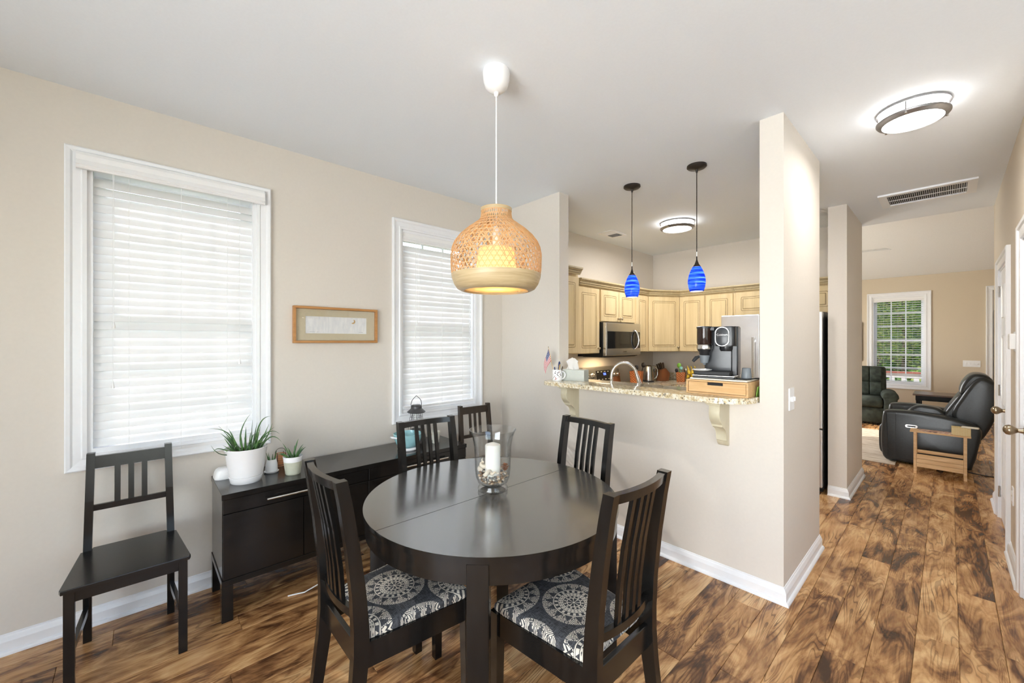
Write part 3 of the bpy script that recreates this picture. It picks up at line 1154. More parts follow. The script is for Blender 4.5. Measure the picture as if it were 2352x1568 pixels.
def make_side_chair(label, loc, rotz, mat):
    """plain wooden chair, front towards +Y"""
    t = thing('side_chair', label, 'chair', loc, rotz, 'plain wooden chairs along the window wall')
    for s in (-1, 1):
        bm = BM()
        sweep_rect(bm, [(s * 0.154, -0.205, 0), (s * 0.153, -0.188, 0.22), (s * 0.152, -0.178, 0.45), (s * 0.147, -0.192, 0.68), (s * 0.143, -0.215, 0.905)], 0.030, [0.034, 0.036, 0.038, 0.036, 0.034])
        obj('rear_leg', bm, mat, t)
        obj('front_leg', bx(s * 0.180 - 0.0165, s * 0.180 + 0.0165, 0.172, 0.207, 0, 0.432, 0.0015), mat, t)
        bm = BM()
        hexa(bm, [(s * 0.156 - 0.009, -0.175, 0.150), (s * 0.156 + 0.009, -0.175, 0.150), (s * 0.180 + 0.009, 0.172, 0.150), (s * 0.180 - 0.009, 0.172, 0.150)],
             [(s * 0.156 - 0.009, -0.175, 0.180), (s * 0.156 + 0.009, -0.175, 0.180), (s * 0.180 + 0.009, 0.172, 0.180), (s * 0.180 - 0.009, 0.172, 0.180)])
        obj('stretcher', bm, mat, t)
        bm = BM()
        hexa(bm, [(s * 0.153 - 0.009, -0.16, 0.385), (s * 0.153 + 0.009, -0.16, 0.385), (s * 0.180 + 0.009, 0.172, 0.385), (s * 0.180 - 0.009, 0.172, 0.385)],
             [(s * 0.153 - 0.009, -0.16, 0.432), (s * 0.153 + 0.009, -0.16, 0.432), (s * 0.180 + 0.009, 0.172, 0.432), (s * 0.180 - 0.009, 0.172, 0.432)])
        obj('apron', bm, mat, t)
    obj('apron', bx(-0.1635, 0.1635, 0.182, 0.200, 0.385, 0.432), mat, t)
    obj('apron', bx(-0.139, 0.139, -0.186, -0.168, 0.385, 0.432), mat, t)
    poly = [(-0.135, -0.196), (0.135, -0.196), (0.139, -0.160), (0.175, -0.160), (0.208, 0.205), (0.203, 0.222), (-0.203, 0.222), (-0.208, 0.205), (-0.175, -0.160), (-0.139, -0.160)]
    obj('seat', prism(BM(), poly, 'XY', 0.432, 0.450, 0.003, 2), mat, t)
    bm = BM()
    hexa(bm, [(-0.130, -0.217, 0.830), (0.130, -0.217, 0.830), (0.130, -0.199, 0.830), (-0.130, -0.199, 0.830)],
         [(-0.129, -0.2225, 0.888), (0.129, -0.2225, 0.888), (0.129, -0.2045, 0.888), (-0.129, -0.2045, 0.888)])
    obj('top_rail', bm, mat, t)
    obj('lower_rail', bx(-0.134, 0.134, -0.199, -0.183, 0.628, 0.656, 0.001), mat, t)
    for x in (-0.050, 0.0, 0.050):
        obj('slat', sweep_rect(BM(), [(x, -0.191, 0.655), (x, -0.208, 0.831)], 0.022, 0.010), mat, t)
    return t


make_side_chair('black wooden slat-back chair standing alone under the left window', (-2.628, -0.030, 0), -PI / 2, m_dark)
make_side_chair('dark brown wooden slat-back chair in the corner beyond the sideboard', (-2.585, 2.125, 0), -PI / 2 - 0.06, m_brownchair)

# ------------------------------------------------------------------ sideboard
t = thing('sideboard', 'long black-brown sideboard with steel bar handles along the window wall', 'sideboard', (-2.735, 1.085, 0))
hx_, hy_ = 0.205, 0.775
obj('top_panel', bx(-hx_, hx_, -hy_, hy_, 0.632, 0.660, 0.0015), m_darky, t)
obj('carcass', bx(-hx_ + 0.004, hx_ - 0.022, -hy_ + 0.004, hy_ - 0.004, 0.215, 0.6315), m_darky, t)
obj('base_frame', bx(-hx_, hx_, -hy_, hy_, 0.185, 0.2145, 0.001), m_darky, t)
for sx in (-1, 1):
    for sy in (-1, 1):
        obj('leg', bx(min(sx * hx_, sx * (hx_ - 0.05)), max(sx * hx_, sx * (hx_ - 0.05)), min(sy * hy_, sy * (hy_ - 0.05)), max(sy * hy_, sy * (hy_ - 0.05)), 0, 0.1845, 0.001), m_darky, t)
# fronts: two wide drawers at the ends, two narrow between them; four doors
bounds = [-hy_ + 0.004, -0.385, -0.002, 0.385, hy_ - 0.004]
for k in range(4):
    obj('door', bx(hx_ - 0.0215, hx_ - 0.003, bounds[k] + 0.0018, bounds[k + 1] - 0.0018, 0.2165, 0.553, 0.001), m_darky, t)
for a, b, hd in ((bounds[0], bounds[1] + 0.383, (-0.575, -0.205)), (bounds[2] + 0.002, bounds[4], (0.255, 0.590))):
    d = obj('drawer', bx(hx_ - 0.0215, hx_ - 0.003, a + 0.0018, b - 0.0018, 0.557, 0.6305, 0.001), m_darky, t)
    hnd = tube(BM(), [(hx_ + 0.022, hd[0], 0.594), (hx_ + 0.022, hd[1], 0.594)], 0.006, 12)
    o = obj('bar_handle', hnd, m_chrome, d, 40)
    for yy in (hd[0] + 0.05, hd[1] - 0.05):
        obj('handle_post', tube(BM(), [(hx_ - 0.003, yy, 0.594), (hx_ + 0.018, yy, 0.594)], 0.004, 8), m_chrome, d)
o = obj('power_cord', tube(BM(), [(-2.55, 0.62, 0.004), (-2.52, 0.70, 0.006), (-2.53, 0.80, 0.02), (-2.60, 0.90, 0.09), (-2.72, 0.96, 0.180)], 0.0035, 8), m_white)
tag(o, 'thin white cable hanging below the sideboard onto the floor', 'cable')

ZS = 0.660


def leaf_blade(base, tip, bend, w, n=7):
    """a fleshy tapering blade from base to tip"""
    b, tpt = Vector(base), Vector(tip)
    pts = []
    for k in range(n + 1):
        f = k / n
        pts.append(b.lerp(tpt, f) + Vector(bend) * (4 * f * (1 - f)))
    rad = [w * (1 - 0.55 * (k / n) - 0.42 * (k / n) ** 3) for k in range(n + 1)]
    return tube(BM(), pts, rad, 6)


def mk_leaf(name, lo, hi):
    t = Mt(name, hi, 0.4)
    n = t.noise(t.coord(), 30, 3)
    t.color(t.ramp(n, [(0.3, lo), (0.7, hi)]))
    return t.m


m_leaf = mk_leaf('aloe_leaf', (0.035, 0.11, 0.035), (0.12, 0.24, 0.07))
m_leaf2 = mk_leaf('aloe_leaf_grey', (0.045, 0.09, 0.05), (0.12, 0.19, 0.10))

# large white pot with an attached saucer
t = thing('potted_aloe', 'large spiky aloe in a glossy white pot on the sideboard', 'potted plant', (-2.708, 0.446, ZS))
t.scale = (1.05, 1.05, 1.05)
obj('pot', lathe(BM(), [(0.076, 0.034), (0.078, 0.036), (0.098, 0.176), (0.1005, 0.182), (0.097, 0.184), (0.094, 0.178), (0.090, 0.150), (0.0, 0.150)], 48, cap0=True), m_ceramic, t, 35)
obj('saucer', lathe(BM(), [(0.0, 0.0), (0.070, 0.0), (0.0725, 0.003), (0.0785, 0.032), (0.077, 0.0335), (0.0, 0.0335)], 48), m_ceramic, t, 35)
obj('soil', lathe(BM(), [(0.0, 0.151), (0.089, 0.151), (0.088, 0.163), (0.05, 0.168), (0, 0.170)], 32), m_soil, t, 60)
rnd = random.Random(3)
LV = [((-0.03, -0.05), (-0.03, -0.16, 0.30), (0, 0.03, 0.03)), ((-0.02, -0.03), (-0.04, -0.12, 0.31), (0, 0.02, -0.02)), ((0.0, -0.01), (0.0, 0.02, 0.36), (0, -0.03, 0.0)),
      ((0.01, 0.02), (0.02, 0.025, 0.33), (0.0, 0.0, 0.0)), ((0.0, 0.04), (-0.02, 0.12, 0.33), (0, -0.015, 0.05)), ((0.02, 0.05), (0.04, 0.10, 0.30), (0, 0.0, 0.0)),
      ((-0.01, 0.06), (-0.03, 0.13, 0.29), (0, 0.01, 0.0)), ((0.02, 0.06), (0.05, 0.16, 0.19), (0, 0.0, 0.05)), ((-0.03, 0.05), (-0.08, 0.18, 0.21), (0, 0.0, 0.05)),
      ((0.02, -0.06), (0.06, -0.16, 0.23), (0, -0.01, -0.02)), ((0.03, -0.06), (0.07, -0.15, 0.19), (0, -0.02, 0.03)), ((0.0, -0.03), (0.03, -0.07, 0.27), (0, 0, 0)),
      ((0.02, -0.02), (0.04, -0.03, 0.26), (0, 0, 0)), ((0.03, 0.0), (0.07, -0.02, 0.25), (0, 0, 0)), ((0.03, 0.02), (0.06, 0.05, 0.27), (0, 0, 0)),
      ((-0.03, 0.0), (-0.07, 0.01, 0.28), (0, 0, 0)), ((-0.03, -0.04), (-0.09, -0.06, 0.26), (0, 0, 0.02)), ((0.05, -0.03), (0.10, -0.07, 0.20), (0, 0, 0.03)),
      ((0.05, 0.03), (0.09, 0.06, 0.22), (0, 0, 0.03)), ((-0.02, 0.03), (-0.05, 0.06, 0.30), (0, 0, 0)), ((0.04, 0.05), (0.07, 0.10, 0.21), (0, 0, 0.03)),
      ((0.0, -0.05), (0.01, -0.10, 0.25), (0, 0, 0)), ((0.01, 0.035), (0.03, 0.06, 0.29), (0, 0.0, 0)), ((0.04, -0.01), (0.08, 0.02, 0.21), (0, 0, 0.02)),
      ((0.03, -0.045), (0.05, -0.11, 0.22), (0, 0, 0)), ((-0.04, 0.02), (-0.10, 0.04, 0.24), (0, 0, 0.02)), ((0.045, 0.01), (0.07, 0.0, 0.22), (0, 0, 0.01)),
      ((0.02, 0.045), (0.05, 0.08, 0.25), (0, 0, 0))]
for k in range(14):
    a_ = rnd.uniform(0, 2 * PI)
    LV.append(((0.03 * math.cos(a_), 0.045 * math.sin(a_)), (0.09 * math.cos(a_) + rnd.uniform(-0.02, 0.02), 0.11 * math.sin(a_) + rnd.uniform(-0.03, 0.03), rnd.uniform(0.20, 0.29)), (0, 0, rnd.uniform(0, 0.03))))
for (bx_, by_), tp, bd in LV:
    obj('leaf', leaf_blade((bx_, by_, 0.160), tp, bd, rnd.uniform(0.0034, 0.0062), 9), rnd.choice((m_leaf, m_leaf, m_leaf2)), t, 60)

t = thing('potted_succulent', 'tiny succulent in a tapered off-white pot on a saucer', 'potted plant', (-2.782, 0.588, ZS))
obj('pot', lathe(BM(), [(0.0, 0.009), (0.030, 0.009), (0.033, 0.02), (0.031, 0.05), (0.025, 0.078), (0.023, 0.078), (0.025, 0.06), (0, 0.06)], 32), m_white, t, 40)
obj('saucer', lathe(BM(), [(0, 0), (0.032, 0), (0.040, 0.008), (0.038, 0.010), (0.030, 0.006), (0, 0.0085)], 32), m_white, t, 40)
for k in range(9):
    a = k * 0.9
    obj('leaf', leaf_blade((0.012 * math.cos(a), 0.012 * math.sin(a), 0.058), (0.028 * math.cos(a), 0.030 * math.sin(a), 0.105 + 0.012 * (k % 3)), (0, 0, 0), 0.0042, 5), m_leaf, t, 60)

t = thing('potted_aloe', 'small aloe in a white-rimmed sage green ribbed pot', 'potted plant', (-2.665, 0.676, ZS))
m_sage = plain('sage_glaze', (0.52, 0.53, 0.42), 0.35, nscale=40, namp=0.06)
pr = [(0.0, 0.0), (0.038, 0.0)]
for k in range(8):
    z = 0.004 + k * 0.009
    r = 0.040 + 0.009 * k / 8
    pr += [(r, z), (r + 0.0015, z + 0.0045)]
pr += [(0.0495, 0.076), (0.0, 0.076)]
obj('pot', lathe(BM(), pr, 40), m_sage, t, 35)
obj('rim', lathe(BM(), [(0.0, 0.0763), (0.0500, 0.0763), (0.0535, 0.106), (0.0515, 0.107), (0.049, 0.092), (0, 0.092)], 40), m_ceramic, t, 35)
obj('soil', lathe(BM(), [(0, 0.0922), (0.048, 0.0922), (0.0, 0.096)], 24), m_soil, t)
for bxy, tp in (((-0.01, -0.012), (-0.03, -0.05, 0.185)), ((0.0, 0.0), (0.0, 0.03, 0.205)), ((0.01, -0.01), (0.02, -0.03, 0.15)), ((0.0, 0.015), (-0.01, 0.06, 0.165)),
                ((0.01, 0.02), (0.03, 0.05, 0.16)), ((-0.01, 0.01), (-0.04, 0.02, 0.16)), ((0.01, 0.0), (0.05, -0.05, 0.13)), ((0.0, -0.02), (0.02, -0.085, 0.135)),
                ((0.015, 0.01), (0.05, 0.02, 0.15)), ((-0.015, 0.0), (-0.05, -0.02, 0.15)), ((0.0, 0.02), (0.01, 0.07, 0.15)), ((-0.01, -0.02), (-0.02, -0.07, 0.13))):
    obj('leaf', leaf_blade((*bxy, 0.093), tp, (0, 0, 0.008), rnd.uniform(0.0045, 0.0065), 6), rnd.choice((m_leaf, m_leaf2)), t, 60)

o = thing('wifi_router', 'rounded white plastic box at the end of the sideboard behind the big pot', 'router', (-2.868, 0.388, ZS))
bm = BM()
v0 = rrect(0.115, 0.150, 0.030, 5)
prv = None
for z, s in ((0.0, 0.97), (0.004, 1.0), (0.030, 0.93), (0.046, 0.84), (0.053, 0.72)):
    vs = [bm.verts.new((p[0] * s, p[1] * s, z)) for p in v0]
    if prv:
        for i in range(len(vs)):
            j = (i + 1) % len(vs)
            bm.faces.new((prv[i], prv[j], vs[j], vs[i]))
    else:
        bm.faces.new(vs[::-1])
    prv = vs
bm.faces.new(prv)
obj('shell', bm, m_white, o, 50)

t = thing('wire_lantern', 'small copper wire lantern standing between the two little plant pots', 'lantern', (-2.885, 0.660, ZS))
m_copper = plain('copper', (0.72, 0.34, 0.16), 0.3, 0.7, nscale=20, namp=0.1)
for k in range(8):
    z = 0.006 + k * 0.010
    obj('hoop', lathe(BM(), [(0.030 + 0.0028 * math.cos(a * PI / 3), z + 0.0028 * math.sin(a * PI / 3)) for a in range(6)], 24, closed=True), m_copper, t, 60)
for k in range(4):
    a = PI / 4 + k * PI / 2
    obj('upright', tube(BM(), [(0.031 * math.cos(a), 0.031 * math.sin(a), 0.003), (0.031 * math.cos(a), 0.031 * math.sin(a), 0.085)], 0.002, 6), m_bronze, t)
obj('handle', tube(BM(), [(0.0, -0.030 * math.cos(k * PI / 12), 0.083 + 0.030 * math.sin(k * PI / 12)) for k in range(13)], 0.0015, 6), m_bronze, t)

# lantern, bowl and glass at the far end of the sideboard
t = thing('camping_lantern', 'dark grey metal lantern with wire guard and bail handle below the second window', 'lantern', (-2.850, 1.605, ZS))
t.scale = (1.28, 1.28, 1.15)
m_gun = plain('gunmetal', (0.09, 0.09, 0.095), 0.4, 0.6, nscale=30, namp=0.1)
obj('base', lathe(BM(), [(0, 0), (0.058, 0), (0.060, 0.02), (0.055, 0.05), (0.046, 0.070), (0.030, 0.084), (0.030, 0.09), (0, 0.09)], 32), m_gun, t, 40)
obj('lamp_glass', lathe(BM(), [(0.020, 0.0905), (0.024, 0.12), (0.022, 0.16), (0.018, 0.20), (0.0165, 0.20), (0.0205, 0.16), (0.0225, 0.12), (0.0185, 0.0905)], 24, closed=True), m_glass, t, 60)
obj('hood', lathe(BM(), [(0, 0.202), (0.052, 0.2015), (0.056, 0.206), (0.040, 0.222), (0.033, 0.230), (0.033, 0.246), (0.025, 0.254), (0, 0.256)], 32), m_gun, t, 40)
for k in range(8):
    a = k * PI / 4 + 0.2
    obj('guard_wire', tube(BM(), [(0.050 * math.cos(a), 0.050 * math.sin(a), 0.062), (0.047 * math.cos(a), 0.047 * math.sin(a), 0.10), (0.040 * math.cos(a), 0.040 * math.sin(a), 0.15), (0.033 * math.cos(a), 0.033 * math.sin(a), 0.202)], 0.0013, 6), m_gun, t)
for z, r in ((0.115, 0.0455), (0.145, 0.0410), (0.172, 0.0373)):
    obj('guard_ring', lathe(BM(), [(r + 0.0012 * math.cos(a * PI / 3), z + 0.0012 * math.sin(a * PI / 3)) for a in range(6)], 28, closed=True), m_gun, t)
hd = [(0, -0.034, 0.238), (0, -0.036, 0.262), (0, -0.030, 0.285), (0, -0.018, 0.300), (0, -0.008, 0.308), (0, 0.0, 0.316), (0, 0.008, 0.308), (0, 0.018, 0.300), (0, 0.030, 0.285), (0, 0.036, 0.262), (0, 0.034, 0.238)]
obj('bail_handle', tube(BM(), hd, 0.002, 8), m_gun, t, 60)

m_teal = plain('teal_glaze', (0.33, 0.60, 0.64), 0.12, nscale=15, namp=0.12)
t = thing('ceramic_bowl', 'turquoise glazed bowl on a cream foot behind the dining chair slats', 'bowl', (-2.700, 1.450, ZS))
t.scale = (1.25, 1.25, 1.1)
obj('bowl_body', lathe(BM(), [(0.0, 0.018), (0.045, 0.018), (0.066, 0.040), (0.078, 0.075), (0.083, 0.105), (0.079, 0.107), (0.073, 0.078), (0.060, 0.045), (0.0, 0.028)], 40), m_teal, t, 50)
obj('foot', lathe(BM(), [(0, 0), (0.056, 0), (0.060, 0.006), (0.055, 0.0175), (0, 0.0175)], 40), m_ceramic, t, 50)
obj('ear', tube(BM(), [(0.02, -0.077, 0.088), (0.01, -0.100, 0.094), (-0.01, -0.100, 0.094), (-0.02, -0.077, 0.088)], 0.006, 8), m_ceramic, t, 60)
m_stripe = Mt('streaky_glass', (0.6, 0.6, 0.5), 0.15)
nn = m_stripe.noise(m_stripe.mapping(m_stripe.coord(), (60, 60, 9)), 1, 3, 0.6, 1.0)
m_stripe.color(m_stripe.ramp(nn, [(0.35, (0.10, 0.13, 0.12)), (0.47, (0.70, 0.68, 0.58)), (0.60, (0.80, 0.78, 0.70)), (0.7, (0.45, 0.27, 0.13))]))
o = obj('votive_glass', lathe(BM(), [(0, 0), (0.034, 0), (0.036, 0.004), (0.045, 0.085), (0.043, 0.086), (0.034, 0.008), (0, 0.008)], 32), m_stripe.m, None, 50, loc=(-2.735, 1.700, ZS))
tag(o, 'streaky patterned glass votive beside the turquoise bowl', 'candle holder')

# ------------------------------------------------------------------ vase on the table
VC = (-1.478, 1.240, 0.742)
o = obj('hurricane_vase', lathe(BM(), [(0.0, 0.0), (0.062, 0.0), (0.070, 0.004), (0.071, 0.014), (0.064, 0.026), (0.063, 0.032), (0.070, 0.042), (0.080, 0.065), (0.0845, 0.10), (0.086, 0.15), (0.089, 0.21), (0.097, 0.255), (0.108, 0.284), (0.112, 0.289),
                                       (0.1085, 0.290), (0.094, 0.256), (0.0855, 0.21), (0.0825, 0.15), (0.081, 0.10), (0.0765, 0.067), (0.0665, 0.044), (0.058, 0.034), (0.030, 0.030), (0.0, 0.029)], 64), m_glass, None, 60, loc=VC)
tag(o, 'clear glass hurricane vase on the round table', 'vase')
m_candle = Mt('ivory_wax', (0.88, 0.86, 0.80), 0.45)
m_candle.b.inputs['Subsurface Weight'].default_value = 0.15
m_candle.b.inputs['Subsurface Radius'].default_value = (0.02, 0.015, 0.01)
o = obj('pillar_candle', lathe(BM(), [(0, 0), (0.0365, 0), (0.0365, 0.160), (0.034, 0.165), (0.010, 0.174), (0, 0.176)], 40), m_candle.m, None, 40, loc=(VC[0], VC[1], VC[2] + 0.052))
tag(o, 'ivory pillar candle inside the glass vase', 'candle')
m_peb = Mt('pebbles', rough=0.35)
pi_ = S(m_peb.nt, m_peb.node('NewGeometry').outputs['Random Per Island'])
m_peb.color(m_peb.ramp(pi_, [(0.0, (0.52, 0.36, 0.22)), (0.25, (0.26, 0.15, 0.08)), (0.45, (0.62, 0.52, 0.40)), (0.65, (0.20, 0.19, 0.18)), (0.85, (0.74, 0.66, 0.55))], 'CONSTANT'))
bm = BM()
rp = random.Random(5)
for k in range(150):
    z = rp.uniform(0.040, 0.066) if k < 105 else rp.uniform(0.066, 0.088)
    rmax = 0.054 if z < 0.05 else (0.064 if z < 0.066 else 0.070)
    rmin = 0.0 if z < 0.043 else 0.042
    r, a = rp.uniform(rmin, rmax), rp.uniform(0, 2 * PI)
    M = Matrix.Translation((r * math.cos(a), r * math.sin(a), z)) @ Matrix.Rotation(rp.uniform(0, 3), 4, 'Z') @ Matrix.Rotation(rp.uniform(0, 1), 4, 'X') @ Matrix.Diagonal((rp.uniform(0.006, 0.010), rp.uniform(0.005, 0.008), rp.uniform(0.004, 0.006), 1))
    bmesh.ops.create_icosphere(bm, subdivisions=1, radius=1.0, matrix=M)
o = obj('pebbles', bm, m_peb.m, None, 80, loc=VC)
tag(o, 'small brown and grey pebbles filling the bottom of the vase', 'pebbles', kind='stuff')
m_shell = plain('shell', (0.82, 0.72, 0.58), 0.35, nscale=25, namp=0.15, bump=0.2)


def shell(name, label, loc, rot, L, R):
    bm = BM()
    n, m = 40, 10
    rings = []
    for i in range(n + 1):
        f = i / n
        a = f * 5.2 * PI
        sc = f ** 1.25
        c = Vector((math.cos(a) * R * 0.52 * sc, math.sin(a) * R * 0.52 * sc, L * (1 - f) ** 0.9))
        rr = R * 0.60 * sc + 0.0006
        d = Vector((math.cos(a), math.sin(a), 0))
        rings.append([bm.verts.new(c + d * rr * math.cos(2 * PI * k / m) + Vector((0, 0, 1)) * rr * 1.2 * math.sin(2 * PI * k / m)) for k in range(m)])
    for p, q in zip(rings, rings[1:]):
        for k in range(m):
            j = (k + 1) % m
            bm.faces.new((p[k], p[j], q[j], q[k]))
    bm.faces.new(rings[0])
    bm.faces.new(rings[-1][::-1])
    o = obj(name, bm, m_shell, None, 70, loc=loc, rot=rot)
    return tag(o, label, 'seashell')


shell('seashell', 'pale whelk shell leaning upright at the left of the candle', (VC[0] - 0.036, VC[1] - 0.036, VC[2] + 0.098), (0.1, 0.15, 0), 0.062, 0.021)
shell('seashell', 'long cream shell lying in front of the candle', (VC[0] + 0.016, VC[1] - 0.056, VC[2] + 0.096), (PI / 2, 0.0, 2.396), 0.075, 0.017)
m_cone = plain('dried_flower', (0.38, 0.13, 0.04), 0.7, nscale=50, namp=0.5)
t = thing('pine_cone', 'orange-brown dried cone at the right of the candle', 'pine cone', (VC[0] + 0.036, VC[1] + 0.046, VC[2] + 0.090))
for k in range(26):
    a, z = k * 2.4, 0.0012 * k
    r = 0.018 * math.sin(0.35 + 2.5 * k / 26)
    bm = BM()
    hexa(bm, [(0, -0.004, 0), (0.002, -0.004, 0), (0.002, 0.004, 0), (0, 0.004, 0)], [(r, -0.005, 0.006), (r + 0.002, -0.003, 0.006), (r + 0.002, 0.003, 0.006), (r, 0.005, 0.006)])
    obj('scale', bm, m_cone, t, loc=(0, 0, z), rot=(0, 0, a))

# ------------------------------------------------------------------ picture on the left wall
t = thing('framed_picture', 'narrow honey-wood frame with a small moon print between the two windows', 'picture', (XL, 1.041, 1.565), PI / 2)
# local: x runs along +Y of the room, -y points into the room
W, Hh = 0.580, 0.250
for nm, q in (('frame_bar', (-W / 2, W / 2, Hh / 2 - 0.016, Hh / 2)), ('frame_bar', (-W / 2, W / 2, -Hh / 2, -Hh / 2 + 0.016)), ('frame_bar', (-W / 2, -W / 2 + 0.016, -Hh / 2 + 0.016, Hh / 2 - 0.016)), ('frame_bar', (W / 2 - 0.016, W / 2, -Hh / 2 + 0.016, Hh / 2 - 0.016))):
    obj(nm, bx(q[0], q[1], -0.034, -0.001, q[2], q[3], 0.0015), m_oak, t)
m_mat = plain('mat_board', (0.56, 0.49, 0.34), 0.8, nscale=80, namp=0.05)
bm = BM()
ring_prism(bm, [(-0.273, -0.108), (0.273, -0.108), (0.273, 0.108), (-0.273, 0.108)], [(-0.212, -0.059), (0.212, -0.059), (0.212, 0.059), (-0.212, 0.059)], 'XZ', -0.014, -0.0105)
obj('mat_board', bm, m_mat, t)
m_paper = Mt('embossed_paper', (0.80, 0.80, 0.80), 0.8)
pn = m_paper.noise(m_paper.mapping(m_paper.coord(), (18, 1, 5)), 3, 5, 0.6)
m_paper.color(m_paper.ramp(pn, [(0.35, (0.72, 0.73, 0.75)), (0.65, (0.84, 0.84, 0.83))]))
m_paper.bump(pn, 0.2, 0.003)
obj('print', bx(-0.216, 0.216, -0.0104, -0.0085, -0.062, 0.062), m_paper.m, t)
obj('backing', bx(-0.276, 0.276, -0.008, -0.001, -0.111, 0.111), m_mat, t)
# crescent moon and the pencilled caption lines
N_ = 20
R1, R2, off = 0.0165, 0.0150, Vector((-0.008, 0.006))
cres = []
o1 = [Vector((R1 * math.cos(a), R1 * math.sin(a))) for a in [math.radians(-125 + 190 * k / N_) for k in range(N_ + 1)]]
o2 = [Vector((0.62 * p.x, 0.62 * p.y)) + Vector((-0.0035, 0.0025)) for p in o1[1:-1]]
poly = [(p.x + 0.112, p.y + 0.030) for p in o1] + [(p.x + 0.112, p.y + 0.030) for p in o2[::-1]]
m_gold = plain('gold_ink', (0.55, 0.34, 0.13), 0.6, nscale=60, namp=0.1)
obj('crescent_moon', prism(BM(), poly, 'XZ', -0.0110, -0.0104), m_gold, t, label='golden crescent moon')
m_pencil = plain('pencil', (0.42, 0.42, 0.42), 0.8, nscale=200, namp=0.3)
for a, b in ((-0.185, -0.150), (-0.140, -0.125), (0.155, 0.185)):
    obj('caption_line', bx(a, b, -0.0107, -0.0104, -0.0495, -0.0475), m_pencil, t)
obj('glazing', bx(-0.273, 0.273, -0.022, -0.020, -0.108, 0.108), m_pane, t)

# ------------------------------------------------------------------ bamboo pendant lamp over the table
def emit_t(name, color, strength, base=None):
    return emit(name, color, strength)


t = thing('bamboo_pendant', 'woven bamboo pendant lamp hanging over the round table', 'pendant lamp', (TC[0] + 0.012, TC[1] + 0.012, 1.688))
LZ = 1.688
obj('ceiling_cup', lathe(BM(), [(0, H - LZ), (0.061, H - LZ), (0.064, H - LZ - 0.012), (0.062, H - LZ - 0.045), (0.052, H - LZ - 0.078), (0.030, H - LZ - 0.098), (0.012, H - LZ - 0.103), (0.010, H - LZ - 0.116), (0.006, H - LZ - 0.122), (0, H - LZ - 0.122)], 32), m_white, t, 50)
obj('cord', tube(BM(), [(0, 0, H - LZ - 0.120), (0, 0, 0.30)], 0.0032, 8), m_white, t)
m_straw = mk_translucent('bamboo_strip', (0.80, 0.53, 0.27), 0.35, 0.5).m
m_band = mk_wood('bamboo_band', (0.40, 0.29, 0.15), (0.60, 0.47, 0.28), 0.4, (3, 3, 60))
SP = [(0.000, 0.165), (0.010, 0.180), (0.030, 0.198), (0.072, 0.208)]
prof = [(0.072, 0.206), (0.100, 0.209), (0.130, 0.2105), (0.165, 0.211), (0.195, 0.206), (0.225, 0.193), (0.255, 0.170), (0.283, 0.139), (0.306, 0.108), (0.324, 0.084), (0.338, 0.073), (0.362, 0.069), (0.382, 0.070)]


def shade_r(z):
    for (a, ra), (b, rb) in zip(prof, prof[1:]):
        if a <= z <= b:
            return ra + (rb - ra) * (z - a) / (b - a)
    return prof[-1][1]


def ribbon(bm, pts, w):
    """flat strip of width w lying on the lamp's surface"""
    prv = None
    for i, p in enumerate(pts):
        p = Vector(p)
        q, r0 = Vector(pts[min(i + 1, len(pts) - 1)]), Vector(pts[max(0, i - 1)])
        d = (q - r0).normalized()
        nrm = Vector((p.x, p.y, 0)).normalized()
        s = d.cross(nrm).normalized() * w / 2
        vs = [bm.verts.new(p + s + nrm * 0.0006), bm.verts.new(p - s + nrm * 0.0006), bm.verts.new(p - s - nrm * 0.0006), bm.verts.new(p + s - nrm * 0.0006)]
        if prv:
            for k in range(4):
                j = (k + 1) % 4
                bm.faces.new((prv[k], prv[j], vs[j], vs[k]))
        prv = vs


bm = BM()
NZ = 22
NS = 50
for k in range(NS):
    for sgn, dr in ((1, 0.0), (-1, 0.0016)):
        pts = []
        for i in range(NZ + 1):
            z = 0.070 + (0.380 - 0.070) * i / NZ
            a = 2 * PI * k / NS + sgn * 0.95 * (i / NZ)
            r = shade_r(min(0.382, max(0.072, z))) + dr
            pts.append((r * math.cos(a), r * math.sin(a), z))
        ribbon(bm, pts, 0.0034)
for i in range(15):
    z = 0.082 + i * 0.0205
    pts = []
    for k in range(49):
        a = 2 * PI * k / 48
        r = shade_r(z) + 0.0008
        pts.append((r * math.cos(a), r * math.sin(a), z))
    ribbon(bm, pts, 0.0030)
rr_ = random.Random(11)
for k in range(110):           # loose overlapping strips that thicken the weave
    a0, z0 = rr_.uniform(0, 2 * PI), rr_.uniform(0.08, 0.30)
    sl = rr_.choice((-1, 1)) * rr_.uniform(0.5, 1.4)
    pts = []
    for i in range(9):
        z = min(0.38, z0 + 0.10 * i / 8)
        a = a0 + sl * 0.35 * i / 8
        r = shade_r(z) - 0.002
        pts.append((r * math.cos(a), r * math.sin(a), z))
    ribbon(bm, pts, 0.0045)
obj('bamboo_weave', bm, m_straw, t, kind='stuff')
obj('bottom_band', lathe(BM(), [(0.150, -0.002), (0.166, 0.000), (0.182, 0.008), (0.197, 0.030), (0.2075, 0.060), (0.2095, 0.074), (0.2065, 0.074), (0.204, 0.060), (0.193, 0.032), (0.178, 0.012), (0.160, 0.008), (0.150, 0.008)], 64, closed=True), m_band, t, 50)
obj('neck_band', lathe(BM(), [(0.068, 0.370), (0.073, 0.370), (0.074, 0.384), (0.068, 0.384)], 40, closed=True), m_band, t, 50)
m_inner = mk_translucent('paper_liner', (0.97, 0.84, 0.58), 0.55, 0.8).m
obj('paper_liner', lathe(BM(), [(0.105, 0.030), (0.082, 0.195), (0.0815, 0.195), (0.1045, 0.030)], 40, closed=True), m_inner, t, 60)
obj('bottom_diffuser', lathe(BM(), [(0, 0.006), (0.149, 0.006), (0.149, 0.0075), (0, 0.0075)], 48), m_inner, t, 50)
